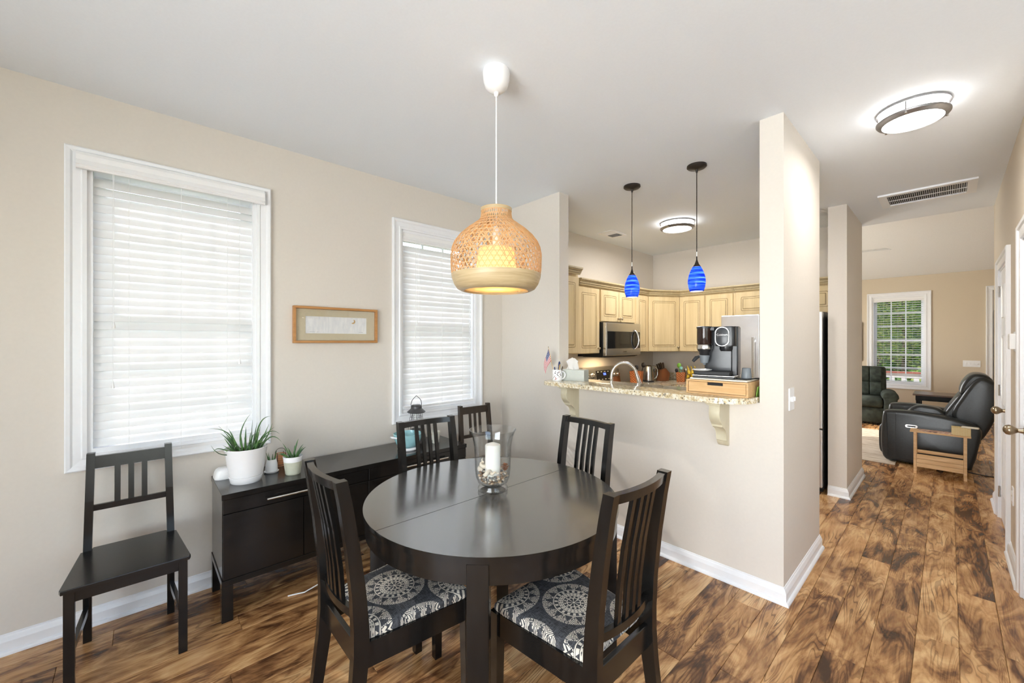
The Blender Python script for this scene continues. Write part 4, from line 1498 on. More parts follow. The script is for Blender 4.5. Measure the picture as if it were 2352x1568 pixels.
obj('socket', lathe(BM(), [(0, 0.302), (0.014, 0.300), (0.018, 0.270), (0.018, 0.175), (0, 0.175)], 20), m_white, t, 40)
obj('bulb', lathe(BM(), [(0, 0.060), (0.016, 0.063), (0.028, 0.078), (0.031, 0.096), (0.026, 0.120), (0.015, 0.150), (0.013, 0.1745), (0, 0.1745)], 24), emit('warm_bulb', (1.0, 0.80, 0.52), 7.0), t, 60)
lamp('pendant_light', 'POINT', (0, 0, 0.034), 3.2, (1.0, 0.78, 0.50), radius=0.03, parent=t)

# ------------------------------------------------------------------ blue glass pendants over the bar
def mk_blue():
    t = Mt('blue_art_glass', rough=0.08)
    v = t.mapping(t.coord(), (5, 5, 130), rot=(0.10, 0.08, 0))
    n = t.noise(v, 1.0, 4, 0.6, 0.8)
    c = t.ramp(n, [(0.30, (0.012, 0.05, 0.62)), (0.46, (0.04, 0.16, 0.85)), (0.60, (0.22, 0.48, 0.95)), (0.76, (0.60, 0.82, 1.0))])
    t.color(c)
    tr = t.node('BsdfTranslucent')
    t.nt.links.new(c, tr.inputs['Color'])
    mx = t.node('MixShader')
    mx.inputs[0].default_value = 0.75
    t.nt.links.new(t.b.outputs[0], mx.inputs[1])
    t.nt.links.new(tr.outputs[0], mx.inputs[2])
    t.nt.links.new(mx.outputs[0], t.nt.nodes['Material Output'].inputs[0])
    return t.m


m_blue = mk_blue()
m_opal = mk_translucent('opal_glass', (0.95, 0.95, 0.97), 0.7, 0.3).m
m_clear = plain('clear_cord', (0.85, 0.85, 0.83), 0.3, nscale=20, namp=0.02)
m_white_bulb = emit('white_bulb', (1.0, 0.93, 0.82), 14.0)
for k, (px_, py_, lab) in enumerate(((-1.757, 2.957, 'blue streaked glass pendant nearer the stub wall, lower in the view'), (-1.236, 2.957, 'blue streaked glass pendant nearer the pillar above the coffee maker'))):
    zb = 1.812
    t = thing('glass_pendant', lab, 'pendant lamp', (px_, py_, zb), 0.9 * k, 'blue pendants over the bar')
    hh = H - zb
    obj('canopy', lathe(BM(), [(0, hh), (0.066, hh), (0.067, hh - 0.012), (0.060, hh - 0.019), (0.022, hh - 0.026), (0.010, hh - 0.030), (0.006, hh - 0.052), (0, hh - 0.052)], 32), m_bronze, t, 40)
    obj('cord', tube(BM(), [(0, 0, hh - 0.05), (0, 0, 0.285)], 0.0032, 8), m_bronze, t)
    obj('cord_grip', tube(BM(), [(0, 0, 0.285), (0, 0, 0.252)], 0.0038, 8), m_clear, t)
    obj('socket_cap', lathe(BM(), [(0, 0.252), (0.004, 0.252), (0.0048, 0.228), (0.009, 0.212), (0.016, 0.194), (0.026, 0.180), (0.026, 0.1775), (0, 0.1775)], 24), m_bronze, t, 40)
    gp = [(0.047, 0.0), (0.055, 0.030), (0.0595, 0.062), (0.0585, 0.090), (0.052, 0.120), (0.041, 0.150), (0.028, 0.176)]
    obj('glass_shade', lathe(BM(), gp + [(r - 0.003, z) for r, z in gp[::-1]], 40, closed=True), m_blue, t, 60)
    obj('added_white_lining', lathe(BM(), [(r - 0.0036, z + 0.0004) for r, z in gp[:-1]] + [(r - 0.0050, z + 0.0004) for r, z in gp[:-1][::-1]], 40, closed=True), m_opal, t, 60)  # white lining added so the lit opening glows white from below
    obj('bulb', lathe(BM(), [(0, 0.035), (0.018, 0.040), (0.026, 0.058), (0.024, 0.085), (0.013, 0.110), (0.013, 0.160), (0, 0.160)], 20), m_white_bulb, t, 60)
    lamp('pendant_light', 'POINT', (0, 0, 0.07), 14.0, (1.0, 0.93, 0.82), radius=0.028, parent=t)


# ------------------------------------------------------------------ flush ceiling lights
m_diff = emit('lamp_diffuser', (1.0, 0.99, 0.97), 6.5)
m_pewter = plain('brushed_pewter', (0.28, 0.27, 0.27), 0.35, 0.8, nscale=40, namp=0.08)


def flush_light(label, loc, R, energy):
    t = thing('ceiling_light', label, 'ceiling light', loc)
    obj('diffuser', lathe(BM(), [(0, 0), (R * 0.93, 0), (R * 0.93, -0.052), (R * 0.86, -0.066), (R * 0.5, -0.078), (0, -0.082)], 56), m_diff, t, 40)
    for z in (-0.004, -0.058):
        obj('metal_ring', lathe(BM(), [(R * 0.94, z - 0.006), (R * 1.01, z - 0.008), (R * 1.01, z + 0.003), (R * 0.94, z + 0.003)] if z > -0.01 else [(R * 0.84, z - 0.018), (R * 0.97, z - 0.010), (R * 1.01, z - 0.002), (R * 1.01, z + 0.004), (R * 0.94, z + 0.004), (R * 0.94, z - 0.008), (R * 0.845, z - 0.0145)], 56, closed=True), m_pewter, t, 40)
    for k in range(3):
        a = k * 2 * PI / 3 + 0.4
        obj('ring_post', tube(BM(), [(R * 0.985 * math.cos(a), R * 0.985 * math.sin(a), -0.013), (R * 0.985 * math.cos(a), R * 0.985 * math.sin(a), -0.053)], 0.003, 8), m_pewter, t)
        obj('finial', lathe(BM(), [(0, 0), (0.006, 0), (0.006, -0.012), (0, -0.014)], 12, c=(R * 0.95 * math.cos(a), R * 0.95 * math.sin(a))), m_chrome, t, loc=(0, 0, -0.062))
    l = lamp('ceiling_lamp_light', 'AREA', (0, 0, -0.090), energy, (1.0, 0.97, 0.93), (0, 0, 0), R * 1.5, R * 1.5, parent=t)
    l.data.shape = 'DISK'
    return t


flush_light('round flush ceiling light with two metal rings in the hall', (-0.136, 3.09, H), 0.147, 7)
flush_light('round flush ceiling light with two metal rings over the kitchen', (-1.97, 4.22, H), 0.170, 19)

# ------------------------------------------------------------------ bar top and corbels
ZB0, ZB1 = 1.097, 1.130
poly = []
for a in range(0, 91, 10):       # left front corner
    aa = math.radians(180 + a)
    poly.append((-2.275 + 0.10 + 0.10 * math.cos(aa), 2.400 + 0.10 + 0.10 * math.sin(aa)))
for a in range(0, 91, 9):        # right front corner, wide curve
    aa = math.radians(270 + a)
    poly.append((-0.745 - 0.19 + 0.19 * math.cos(aa), 2.400 + 0.19 + 0.19 * math.sin(aa)))
poly += [(-0.745, 2.82), (-2.238, 2.82), (-2.238, 2.612), (-2.275, 2.612)]
o = obj('bar_top', prism(BM(), poly, 'XY', ZB0 + 0.001, ZB1, 0.006, 2), m_granite, None, 40)
tag(o, 'speckled cream granite bar top on the half wall', 'bar top')


def corbel(label, x):
    t = thing('corbel', label, 'corbel', (x, YK, ZB0), 0, 'corbels under the bar')
    P = [(0.0, -0.018), (-0.155, -0.018), (-0.152, -0.030), (-0.158, -0.050), (-0.160, -0.072), (-0.154, -0.096), (-0.138, -0.118), (-0.118, -0.132), (-0.112, -0.138), (-0.112, -0.150), (-0.086, -0.158),
         (-0.064, -0.172), (-0.050, -0.192), (-0.044, -0.214), (-0.046, -0.232), (-0.046, -0.240), (-0.034, -0.246), (-0.030, -0.262), (-0.014, -0.276), (0.0, -0.276)]
    obj('scroll', prism(BM(), P, 'YZ', -0.030, 0.030, 0.003, 2), m_corbel, t, 40)
    obj('cap_plate', bx(-0.044, 0.044, -0.185, 0.0, -0.009, 0.0, 0.002), m_corbel, t)
    obj('cap_moulding', bx(-0.038, 0.038, -0.172, 0.0, -0.0185, -0.0092, 0.002), m_corbel, t)
    return t


corbel('cream scrolled corbel under the left end of the bar', -2.065)
corbel('cream scrolled corbel under the right end of the bar, nearest the pillar', -0.930)

# ------------------------------------------------------------------ things on the bar
def mk_mug():
    t = Mt('printed_mug', (0.88, 0.88, 0.88), 0.15)
    vo = t.node('TexVoronoi', Scale=1.0)
    t.nt.links.new(t.mapping(t.coord(), (58, 58, 70), rot=(0.3, 0.5, 0.2)), vo.inputs['Vector'])
    d = S(t.nt, vo.outputs['Distance'])
    x, y, z = t.xyz(t.coord())
    n = t.noise(t.coord(), 120, 2)
    blot = (d + (n - 0.5) * 0.35).lt(0.27) * z.gt(0.008) * z.lt(0.078)
    hue = t.ramp(t.noise(t.coord(), 30, 1), [(0.45, (0.02, 0.02, 0.03)), (0.58, (0.02, 0.02, 0.03)), (0.60, (0.35, 0.07, 0.04))])
    t.color(t.mix(blot, (0.88, 0.88, 0.88), hue))
    return t.m


MG = (-2.180, 2.520, ZB1)
t = thing('coffee_mug', 'white mug printed with dark moustache shapes at the left end of the bar', 'mug', MG)
obj('cup', lathe(BM(), [(0, 0), (0.037, 0), (0.040, 0.003), (0.040, 0.088), (0.0385, 0.090), (0.036, 0.088), (0.036, 0.008), (0, 0.006)], 40), mk_mug(), t, 40)
ha = math.radians(20)
hp = [((0.038 + 0.030 * math.sin(PI * k / 10)) * math.cos(ha), (0.038 + 0.030 * math.sin(PI * k / 10)) * math.sin(ha), 0.047 - 0.030 * math.cos(PI * k / 10)) for k in range(11)]
obj('handle', tube(BM(), hp, 0.0055, 8), m_ceramic, t, 60)
# pens in the mug
m_navy = plain('navy_plastic', (0.02, 0.035, 0.12), 0.3, nscale=30, namp=0.1)
m_yellow = plain('pencil_yellow', (0.70, 0.42, 0.10), 0.4, nscale=30, namp=0.1)
m_darkbrown = plain('dark_brown', (0.06, 0.035, 0.018), 0.4, nscale=30, namp=0.2)


def pen(name, label, dx, dy, tx, ty, L, r, mat, cat='pen'):
    a = Vector((MG[0] + dx, MG[1] + dy, MG[2] + 0.010))
    b = Vector((MG[0] + tx, MG[1] + ty, MG[2] + L))
    f = lambda q: a.lerp(b, q)
    o = obj(name, tube(BM(), [a, f(0.05), f(0.9), f(0.97), b], [r * 0.4, r, r, r * 0.8, r * 0.3], 10), mat, None, 40)
    return tag(o, label, cat)


t = thing('hairbrush', 'navy handled brush standing in the mug', 'brush', (MG[0], MG[1] + 0.004, MG[2] + 0.01))
obj('brush_handle', tube(BM(), [(0.0, 0.0, 0), (0.006, 0.004, 0.07), (0.010, 0.006, 0.10)], [0.004, 0.005, 0.007], 10), m_navy, t, 60)
bm = lathe(BM(), [(0, 0.095), (0.008, 0.098), (0.011, 0.115), (0.010, 0.135), (0.005, 0.146), (0, 0.148)], 16, c=(0.012, 0.007), sx=1.0, sy=0.5)
obj('brush_head', bm, m_navy, t, 60)
pen('pencil', 'yellow pencil leaning in the mug', 0.012, -0.010, 0.024, 0.004, 0.135, 0.0035, m_yellow, 'pencil')
pen('pen', 'dark brown pen leaning right in the mug', 0.020, -0.004, 0.045, 0.014, 0.118, 0.0048, m_darkbrown)
pen('marker', 'short blue marker standing in the mug beside the flag stick', -0.012, -0.012, -0.014, -0.018, 0.112, 0.0055, m_navy, 'marker')


def mk_flag():
    t = Mt('flag_cloth', rough=0.8)
    uv = t.node('UVMap')
    u, v, w = t.xyz(uv.outputs[0])
    stripe = ((v * 6.5).fract()).lt(0.5)
    c = t.mix(stripe, (0.80, 0.76, 0.74), (0.55, 0.05, 0.07))
    canton = u.lt(0.42) * v.gt(0.46)
    su, sv = (u * 22.0).fract() - 0.5, (v * 14.0).fract() - 0.5
    star = (su * su + sv * sv).lt(0.055)
    cc = t.mix(star, (0.02, 0.035, 0.17), (0.80, 0.80, 0.82))
    t.color(t.mix(canton, c, cc))
    return t.m


t = thing('desk_flag', 'small stars and stripes flag on a stick in the mug', 'flag', (MG[0] - 0.018, MG[1] - 0.008, MG[2] + 0.008))
obj('stick', tube(BM(), [(0.0, 0.0, 0.0), (-0.055, -0.020, 0.262)], 0.0016, 8), m_yellow, t)
obj('finial', lathe(BM(), [(0, 0.260), (0.004, 0.264), (0.002, 0.270), (0, 0.272)], 10, c=(-0.0555, -0.0202)), m_brass, t, 60)
bm = BM()
uvl = bm.loops.layers.uv.new('UVMap')
NU, NV = 18, 10
G = []
top = Vector((-0.0535, -0.0195, 0.255))
for i in range(NU + 1):
    u = i / NU
    rowv = []
    for j in range(NV + 1):
        v = j / NV                       # v=1 at the top of the hoist
        # hoist runs down the stick, the fly droops towards the floor
        hoist = top + Vector((0.0255, 0.0093, -0.121)) * (1 - v) * 0.82
        drop = Vector((-0.012 - 0.010 * v, -0.020, -0.110 - 0.050 * v)) * (u ** 0.9)
        side = Vector((-0.030, -0.006, 0.0)) * math.sin(u * 2.2) * (0.5 + 0.5 * (1 - v))
        wav = Vector((0.2, -1, 0)) * 0.006 * math.sin(u * 7 + v * 3) * u
        rowv.append(hoist + drop + side + wav)
    G.append(rowv)
for layer in (0, 1):
    off = Vector((0.0003, -0.0008, 0)) * layer
    VV = [[bm.verts.new(p + off) for p in r] for r in G]
    for i in range(NU):
        for j in range(NV):
            q = [(i, j), (i + 1, j), (i + 1, j + 1), (i, j + 1)]
            f = bm.faces.new([VV[a][b] for a, b in q])
            for lp, (a, b) in zip(f.loops, q):
                lp[uvl].uv = (a / NU, b / NV)
obj('flag_cloth', bm, mk_flag(), t, 80)

t = thing('tissue_box', 'striped tissue box with a white tissue sticking up on the bar', 'tissue box', (-2.110, 2.640, ZB1), math.radians(18))
m_tb = Mt('striped_card', rough=0.5)
x_, y_, z_ = m_tb.xyz(m_tb.coord())
st = (((x_ + y_ * 0.0) * 88.0).fract())
m_tb.color(m_tb.ramp(st, [(0.0, (0.62, 0.66, 0.64)), (0.30, (0.62, 0.66, 0.64)), (0.32, (0.20, 0.26, 0.27)), (0.42, (0.20, 0.26, 0.27)), (0.44, (0.70, 0.69, 0.60)), (0.80, (0.70, 0.69, 0.60)), (0.82, (0.40, 0.44, 0.42)), (1.0, (0.40, 0.44, 0.42))], 'CONSTANT'))
obj('carton', bx(-0.112, 0.112, -0.058, 0.058, 0.0, 0.088, 0.001), m_tb.m, t)
bm = BM()
rings = []
for i, (z, r) in enumerate(((0.0885, 0.038), (0.110, 0.034), (0.135, 0.030), (0.158, 0.034), (0.178, 0.020), (0.183, 0.004))):
    rings.append([bm.verts.new(((r * (1 + 0.35 * math.sin(3 * a + i))) * math.cos(a) * 1.25 - 0.010, r * 0.45 * math.sin(a) * (1 + 0.3 * math.cos(5 * a)), z + 0.006 * math.sin(2 * a + i))) for a in [2 * PI * k / 20 for k in range(20)]])
for a, b in zip(rings, rings[1:]):
    for k in range(20):
        j = (k + 1) % 20
        bm.faces.new((a[k], a[j], b[j], b[k]))
bm.faces.new(rings[-1])
obj('tissue', bm, m_tissue, t, 50)

# bamboo drawer box under the coffee maker
BX = (-0.950, 2.700)
t = thing('drawer_box', 'bamboo drawer organiser on the bar under the coffee maker', 'organiser', (*BX, ZB1))
a0, a1, b0, b1 = -0.170, 0.180, -0.175, 0.110
obj('top_board', bx(a0, a1, b0, b1, 0.075, 0.085, 0.001), m_bamboo, t)
obj('bottom_board', bx(a0, a1, b0, b1, 0.0, 0.010, 0.001), m_bamboo, t)
obj('side_board', bx(a0, a0 + 0.010, b0, b1, 0.0102, 0.0748), m_bamboo, t)
obj('side_board', bx(a1 - 0.010, a1, b0, b1, 0.0102, 0.0748), m_bamboo, t)
obj('back_board', bx(a0 + 0.0102, a1 - 0.0102, b1 - 0.01, b1, 0.0102, 0.0748), m_bamboo, t)
us = [a0 + 0.013, -0.045, 0.045, a1 - 0.013]
dr = obj('drawer_front', cells(BM(), us, [0.012, 0.056, 0.073], ((-0.045, 0.045, 0.056, 0.073),), lambda u, v, w: (u, w, v), b0 + 0.003, b0 + 0.015), m_bamboo, t)
obj('slot_shade_fill', bx(-0.0448, 0.0448, b0 + 0.013, b0 + 0.0148, 0.056, 0.073), m_black, dr, label='black fill standing for shade in the finger slot')  # black piece painted in for the shade inside the slot
m_board = plain('cream_board', (0.80, 0.75, 0.65), 0.4, nscale=20, namp=0.03)
o = obj('serving_board', bx(-0.155, 0.170, -0.160, 0.105, 0.0862, 0.0955, 0.003, 2), m_board, None, None, loc=(*BX, ZB1))
tag(o, 'thin cream board lying on the bamboo drawer box', 'board')

# coffee maker (front faces -Y, turned slightly)
ZC = ZB1 + 0.0958
t = thing('coffee_maker', 'black grind-and-brew coffee maker with a bean hopper on the bar', 'coffee maker', (-0.960, 2.690, ZC), math.radians(10))
obj('base', bx(-0.150, 0.080, -0.135, 0.095, 0.0, 0.012, 0.004, 2), m_black, t)
obj('base_trim', bx(-0.152, 0.082, -0.137, 0.0, 0.0125, 0.019, 0.002), m_chrome, t)
obj('drip_tray', bx(-0.145, 0.055, -0.128, -0.010, 0.0195, 0.043, 0.004, 2), m_blackmatte, t)
m_char = plain('charcoal_plastic', (0.045, 0.047, 0.052), 0.28, nscale=40, namp=0.08)
obj('tower', prism(BM(), rrect(0.190, 0.105, 0.022, 5, -0.015, 0.042), 'XY', 0.0125, 0.318, 0.004, 2), m_char, t, 35)
obj('rear_column', bx(0.045, 0.084, -0.020, 0.092, 0.0125, 0.316, 0.008, 2), m_black, t)
obj('head', prism(BM(), rrect(0.110, 0.100, 0.020, 5, 0.022, -0.035), 'XY', 0.196, 0.316, 0.006, 2), m_black, t, 35)
fp = bmesh.new()
prism(fp, rrect(0.072, 0.112, 0.035, 8, 0.010, 0.254), 'XZ', -0.100, -0.0845, 0.002, 2)
obj('face_plate', fp, m_char, t, 35)
bm = BM()
ring_prism(bm, rrect(0.077, 0.117, 0.0375, 8, 0.010, 0.254), rrect(0.0695, 0.1095, 0.034, 8, 0.010, 0.254), 'XZ', -0.103, -0.098)
obj('face_ring', bm, m_steel, t, 35, label='oval silver ring')
obj('face_seam', bx(-0.022, 0.042, -0.1006, -0.0995, 0.2525, 0.2545), m_black, t)
obj('brew_spout', lathe(BM(), [(0, 0.165), (0.030, 0.165), (0.036, 0.178), (0.036, 0.1955), (0, 0.1955)], 24, c=(0.020, -0.030)), m_black, t, 40)


def text(name, s, size, mat, parent, loc, rot, ext=0.0004):
    cu = bpy.data.curves.new(name, 'FONT')
    cu.body = s
    cu.size = size
    cu.extrude = ext
    cu.align_x = 'CENTER'
    cu.align_y = 'CENTER'
    tmp = bpy.data.objects.new(name, cu)
    me = bpy.data.meshes.new_from_object(tmp)
    bpy.data.objects.remove(tmp)
    me.materials.clear()
    me.materials.append(mat)
    return obj(name, me, None, parent, loc=loc, rot=rot)


text('brand_lettering', 'Cuisinart', 0.0165, m_white, t, (0.010, -0.1006, 0.265), (PI / 2, 0, 0))
m_beans = Mt('bean_hopper', (0.06, 0.03, 0.02), 0.08)
bn = m_beans.node('TexVoronoi', Scale=95.0)
m_beans.color(m_beans.ramp(bn.outputs['Distance'], [(0.0, (0.10, 0.05, 0.035)), (0.6, (0.012, 0.007, 0.005))]))
hc = (-0.098, -0.055)
obj('bean_hopper', lathe(BM(), [(0, 0.205), (0.040, 0.205), (0.043, 0.212), (0.043, 0.306), (0, 0.306)], 36, c=hc), m_beans.m, t, 40)
obj('hopper_lid', lathe(BM(), [(0, 0.3065), (0.046, 0.3065), (0.046, 0.316), (0.040, 0.319), (0, 0.319)], 36, c=hc), m_black, t, 40)
obj('hopper_bridge', bx(-0.075, -0.035, -0.075, 0.0, 0.290, 0.316, 0.004), m_black, t)
obj('grinder_band', lathe(BM(), [(0, 0.176), (0.043, 0.176), (0.044, 0.179), (0.044, 0.2015), (0.042, 0.2045), (0, 0.2045)], 36, c=hc), m_chrome, t, 40)
obj('grinder_neck', lathe(BM(), [(0, 0.138), (0.026, 0.138), (0.030, 0.146), (0.030, 0.156), (0.040, 0.168), (0.041, 0.1755), (0, 0.1755)], 30, c=hc), m_black, t, 40)
obj('filter_cup', lathe(BM(), [(0, 0.078), (0.008, 0.078), (0.010, 0.086), (0.022, 0.090), (0.031, 0.1375), (0, 0.1375)], 30, c=hc), m_grey, t, 40)
bm = tube(BM(), [(hc[0] - 0.028, hc[1] - 0.010, 0.130), (hc[0] - 0.044, hc[1] - 0.018, 0.122), (hc[0] - 0.062, hc[1] - 0.026, 0.098)], [0.007, 0.012, 0.009], 10)
obj('filter_handle', bm, m_blackmatte, t, 60)
o = obj('small_plate', lathe(BM(), [(0, 0), (0.045, 0.0), (0.058, 0.007), (0.057, 0.009), (0.045, 0.004), (0, 0.004)], 40), m_ceramic, None, 60, loc=(-1.045, 2.575, ZC + 0.0435))
tag(o, 'white round saucer on the drip tray of the coffee maker', 'saucer')
o = obj('measuring_cup', lathe(BM(), [(0, 0), (0.026, 0), (0.028, 0.004), (0.023, 0.064), (0.020, 0.068), (0, 0.068)], 28), m_grey, None, 40, loc=(-0.812, 2.635, ZC))
tag(o, 'small grey plastic cup standing beside the coffee maker', 'cup')
o = obj('power_cord', tube(BM(), [(-0.862, 2.625, ZC + 0.008), (-0.855, 2.600, ZC + 0.006), (-0.835, 2.585, ZC + 0.005), (-0.80, 2.590, ZC + 0.004), (-0.785, 2.615, ZC + 0.005), (-0.775, 2.66, ZC + 0.007), (-0.768, 2.72, ZC + 0.004), (-0.775, 2.79, ZC + 0.004)], 0.0035, 8), m_blackmatte, None, 60)
tag(o, 'black cord looping beside the coffee maker', 'cable')
m_green = plain('green_plastic', (0.22, 0.48, 0.06), 0.4, nscale=20, namp=0.05)
o = obj('green_card', hexa(BM(), [(-0.764, 2.640, ZB1), (-0.760, 2.640, ZB1), (-0.760, 2.70, ZB1), (-0.764, 2.70, ZB1)], [(-0.756, 2.640, ZB1 + 0.055), (-0.752, 2.640, ZB1 + 0.055), (-0.752, 2.68, ZB1 + 0.06), (-0.756, 2.68, ZB1 + 0.06)]), m_green)
tag(o, 'bright green card between the drawer box and the pillar', 'card')

# ------------------------------------------------------------------ kitchen cabinets
def cab_door(par, mk, u0, u1, v0, v1, knob=None, d0=0.0):
    """raised-panel door on a cabinet face; mk(u,v,d) local coords"""
    def loopv(bm, poly, d):
        return [bm.verts.new(mk(p[0], p[1], d)) for p in poly]

    def slab(poly, da, db, bev):
        bm = BM()
        cu, cv = sum(p[0] for p in poly) / len(poly), sum(p[1] for p in poly) / len(poly)
        ins = [(p[0] - math.copysign(bev, p[0] - cu), p[1] - math.copysign(bev, p[1] - cv)) for p in poly]
        L = [loopv(bm, poly, da), loopv(bm, poly, db - bev), loopv(bm, ins, db)]
        for a, b in zip(L, L[1:]):
            for i in range(len(poly)):
                j = (i + 1) % len(poly)
                bm.faces.new((a[i], a[j], b[j], b[i]))
        bm.faces.new(L[0][::-1])
        bm.faces.new(L[-1])
        return bm
    g = 0.0018
    rect = [(u0 + g, v0 + g), (u1 - g, v0 + g), (u1 - g, v1 - g), (u0 + g, v1 - g)]
    d = obj('door', slab(rect, d0, d0 + 0.019, 0.003), m_cab, par)
    w, h = u1 - u0, v1 - v0
    st = min(0.058, w * 0.22)
    cu, cv = (u0 + u1) / 2, (v0 + v1) / 2
    for ins, wd in ((st, 0.005), (st + 0.020, 0.004)):
        o_ = rrect(w - 2 * ins, h - 2 * ins, 0.016 if ins == st else 0.006, 4, cu, cv)
        i_ = rrect(w - 2 * ins - 2 * wd, h - 2 * ins - 2 * wd, 0.012 if ins == st else 0.003, 4, cu, cv)
        bm = BM()
        A, B, C_, D_ = loopv(bm, o_, d0 + 0.0185), loopv(bm, o_, d0 + 0.0200), loopv(bm, i_, d0 + 0.0200), loopv(bm, i_, d0 + 0.0185)
        for a, b in ((A, B), (B, C_), (C_, D_), (D_, A)):
            for i in range(len(o_)):
                j = (i + 1) % len(o_)
                bm.faces.new((a[i], a[j], b[j], b[i]))
        obj('glaze_line', bm, m_glaze, d)
    ins = st + 0.026
    pw, ph = w - 2 * ins, h - 2 * ins
    if pw > 0.02 and ph > 0.02:
        obj('raised_panel', slab([(cu - pw / 2, cv - ph / 2), (cu + pw / 2, cv - ph / 2), (cu + pw / 2, cv + ph / 2), (cu - pw / 2, cv + ph / 2)], d0 + 0.0188, d0 + 0.0235, 0.003), m_cab, d)
    if knob:
        kb = lathe(BM(), [(0, 0), (0.007, 0), (0.006, 0.010), (0.013, 0.018), (0.015, 0.024), (0.011, 0.030), (0, 0.032)], 16)
        o3 = Vector(mk(knob[0], knob[1], d0 + 0.019))
        nrm = (Vector(mk(0, 0, 1)) - Vector(mk(0, 0, 0))).normalized()
        q = Vector((0, 0, 1)).rotation_difference(nrm).to_matrix()
        bmesh.ops.rotate(kb, verts=kb.verts, cent=(0, 0, 0), matrix=q)
        bmesh.ops.translate(kb, verts=kb.verts, vec=o3)
        obj('knob', kb, m_brass, d, 50)
    return d


def crown_run(par, pts, z):
    """stepped crown along pts (cabinet faces); room on the right-hand side of travel"""
    prof = [(0.0, 0.0), (0.012, 0.0), (0.016, 0.014), (0.024, 0.020), (0.026, 0.032), (0.040, 0.048), (0.046, 0.052), (0.046, 0.066), (0.0, 0.066)]
    bm = BM()
    rings = []
    n = len(pts)
    for i, p in enumerate(pts):
        p = Vector((*p, 0))
        d0 = (p - Vector((*pts[i - 1], 0))).normalized() if i > 0 else None
        d1 = (Vector((*pts[i + 1], 0)) - p).normalized() if i < n - 1 else None
        n0 = Vector((d0.y, -d0.x, 0)) if d0 else None
        n1 = Vector((d1.y, -d1.x, 0)) if d1 else None
        m = n1 if n0 is None else (n0 if n1 is None else (n0 + n1) / max(0.3, (n0 + n1).dot(n0)))
        rings.append([bm.verts.new(p + m * q + Vector((0, 0, z + w))) for q, w in prof])
    for a, b in zip(rings, rings[1:]):
        for k in range(len(prof)):
            j = (k + 1) % len(prof)
            bm.faces.new((a[k], a[j], b[j], b[k]))
    bm.faces.new(rings[0])
    bm.faces.new(rings[-1][::-1])
    o = obj('crown_moulding', bm, m_crown, par)
    for zz, dd in ((0.017, 0.0215), (0.034, 0.029), (0.050, 0.0445)):
        bm = BM()
        rr = []
        for i, p in enumerate(pts):
            p = Vector((*p, 0))
            d0 = (p - Vector((*pts[i - 1], 0))).normalized() if i > 0 else None
            d1 = (Vector((*pts[i + 1], 0)) - p).normalized() if i < n - 1 else None
            n0 = Vector((d0.y, -d0.x, 0)) if d0 else None
            n1 = Vector((d1.y, -d1.x, 0)) if d1 else None
            m = n1 if n0 is None else (n0 if n1 is None else (n0 + n1) / max(0.3, (n0 + n1).dot(n0)))
            rr.append([bm.verts.new(p + m * (dd + q) + Vector((0, 0, z + zz + w))) for q, w in ((-0.004, -0.002), (0.0012, -0.002), (0.0012, 0.002), (-0.004, 0.002))])
        for a, b in zip(rr, rr[1:]):
            for k in range(4):
                j = (k + 1) % 4
                bm.faces.new((a[k], a[j], b[j], b[k]))
        bm.faces.new(rr[0])
        bm.faces.new(rr[-1][::-1])
        obj('glaze_line', bm, m_glaze, o)
    return o


def cabinet(name, label, kind, f, a, b, z0, z1, back, doors, crown=True, group='cream kitchen wall cabinets'):
    """kind 'X': face plane x=f facing +X spanning y a..b; kind 'Y': face plane y=f facing -Y spanning x a..b"""
    if kind == 'X':
        t = thing(name, label, 'cabinet', (f, (a + b) / 2, z0), 0, group)
        c = (a + b) / 2
        obj('carcass', bx(back - f, 0, a - c + 0.0006, b - c - 0.0006, 0, z1 - z0), m_cab, t)
        mk = lambda u, v, d: (d, u - c, v - z0)
        cp = [(0.019, a - c + 0.0006), (0.019, b - c - 0.0006)][::-1]
    else:
        t = thing(name, label, 'cabinet', ((a + b) / 2, f, z0), 0, group)
        c = (a + b) / 2
        obj('carcass', bx(a - c + 0.0006, b - c - 0.0006, 0, back - f, 0, z1 - z0), m_cab, t)
        mk = lambda u, v, d: (u - c, -d, v - z0)
        cp = [(a - c + 0.0006, -0.019), (b - c - 0.0006, -0.019)]
    for (u0, u1, v0, v1, kn) in doors:
        cab_door(t, mk, u0, u1, v0, v1, kn)
    if crown:
        crown_run(t, cp if kind == "Y" else [(0.019, a - c + 0.0006), (0.019, b - c - 0.0006)], z1 - z0 - 0.012)
    return t


FX, FY, ZD0, ZD1 = -2.665, 5.268, 1.318, 2.035
XB, YB = XL + 0.003, 5.597
cabinet('wall_cabinet', 'deep cream wall cabinet half hidden behind the stub wall', 'X', -2.50, 2.76, 3.200, 1.33, 2.12, XB, [(2.78, 3.195, 1.335, 2.085, None)])
cabinet('wall_cabinet', 'tall narrow cream cabinet left of the microwave', 'X', FX, 3.390, 3.795, ZD0, ZD1 + 0.03, XB, [(3.392, 3.775, ZD0 + 0.003, ZD1, (3.745, ZD0 + 0.055))])
cabinet('wall_cabinet', 'short two-door cream cabinet above the microwave', 'X', FX, 3.795, 4.545, 1.672, ZD1 + 0.03, XB, [(3.800, 4.165, 1.676, ZD1, (4.135, 1.715)), (4.168, 4.520, 1.676, ZD1, (4.200, 1.715))])
cabinet('wall_cabinet', 'slim cream cabinet between the microwave and the corner cabinet', 'X', FX, 4.545, 4.845, ZD0, ZD1 + 0.03, XB, [(4.560, 4.840, ZD0 + 0.003, ZD1, None)])
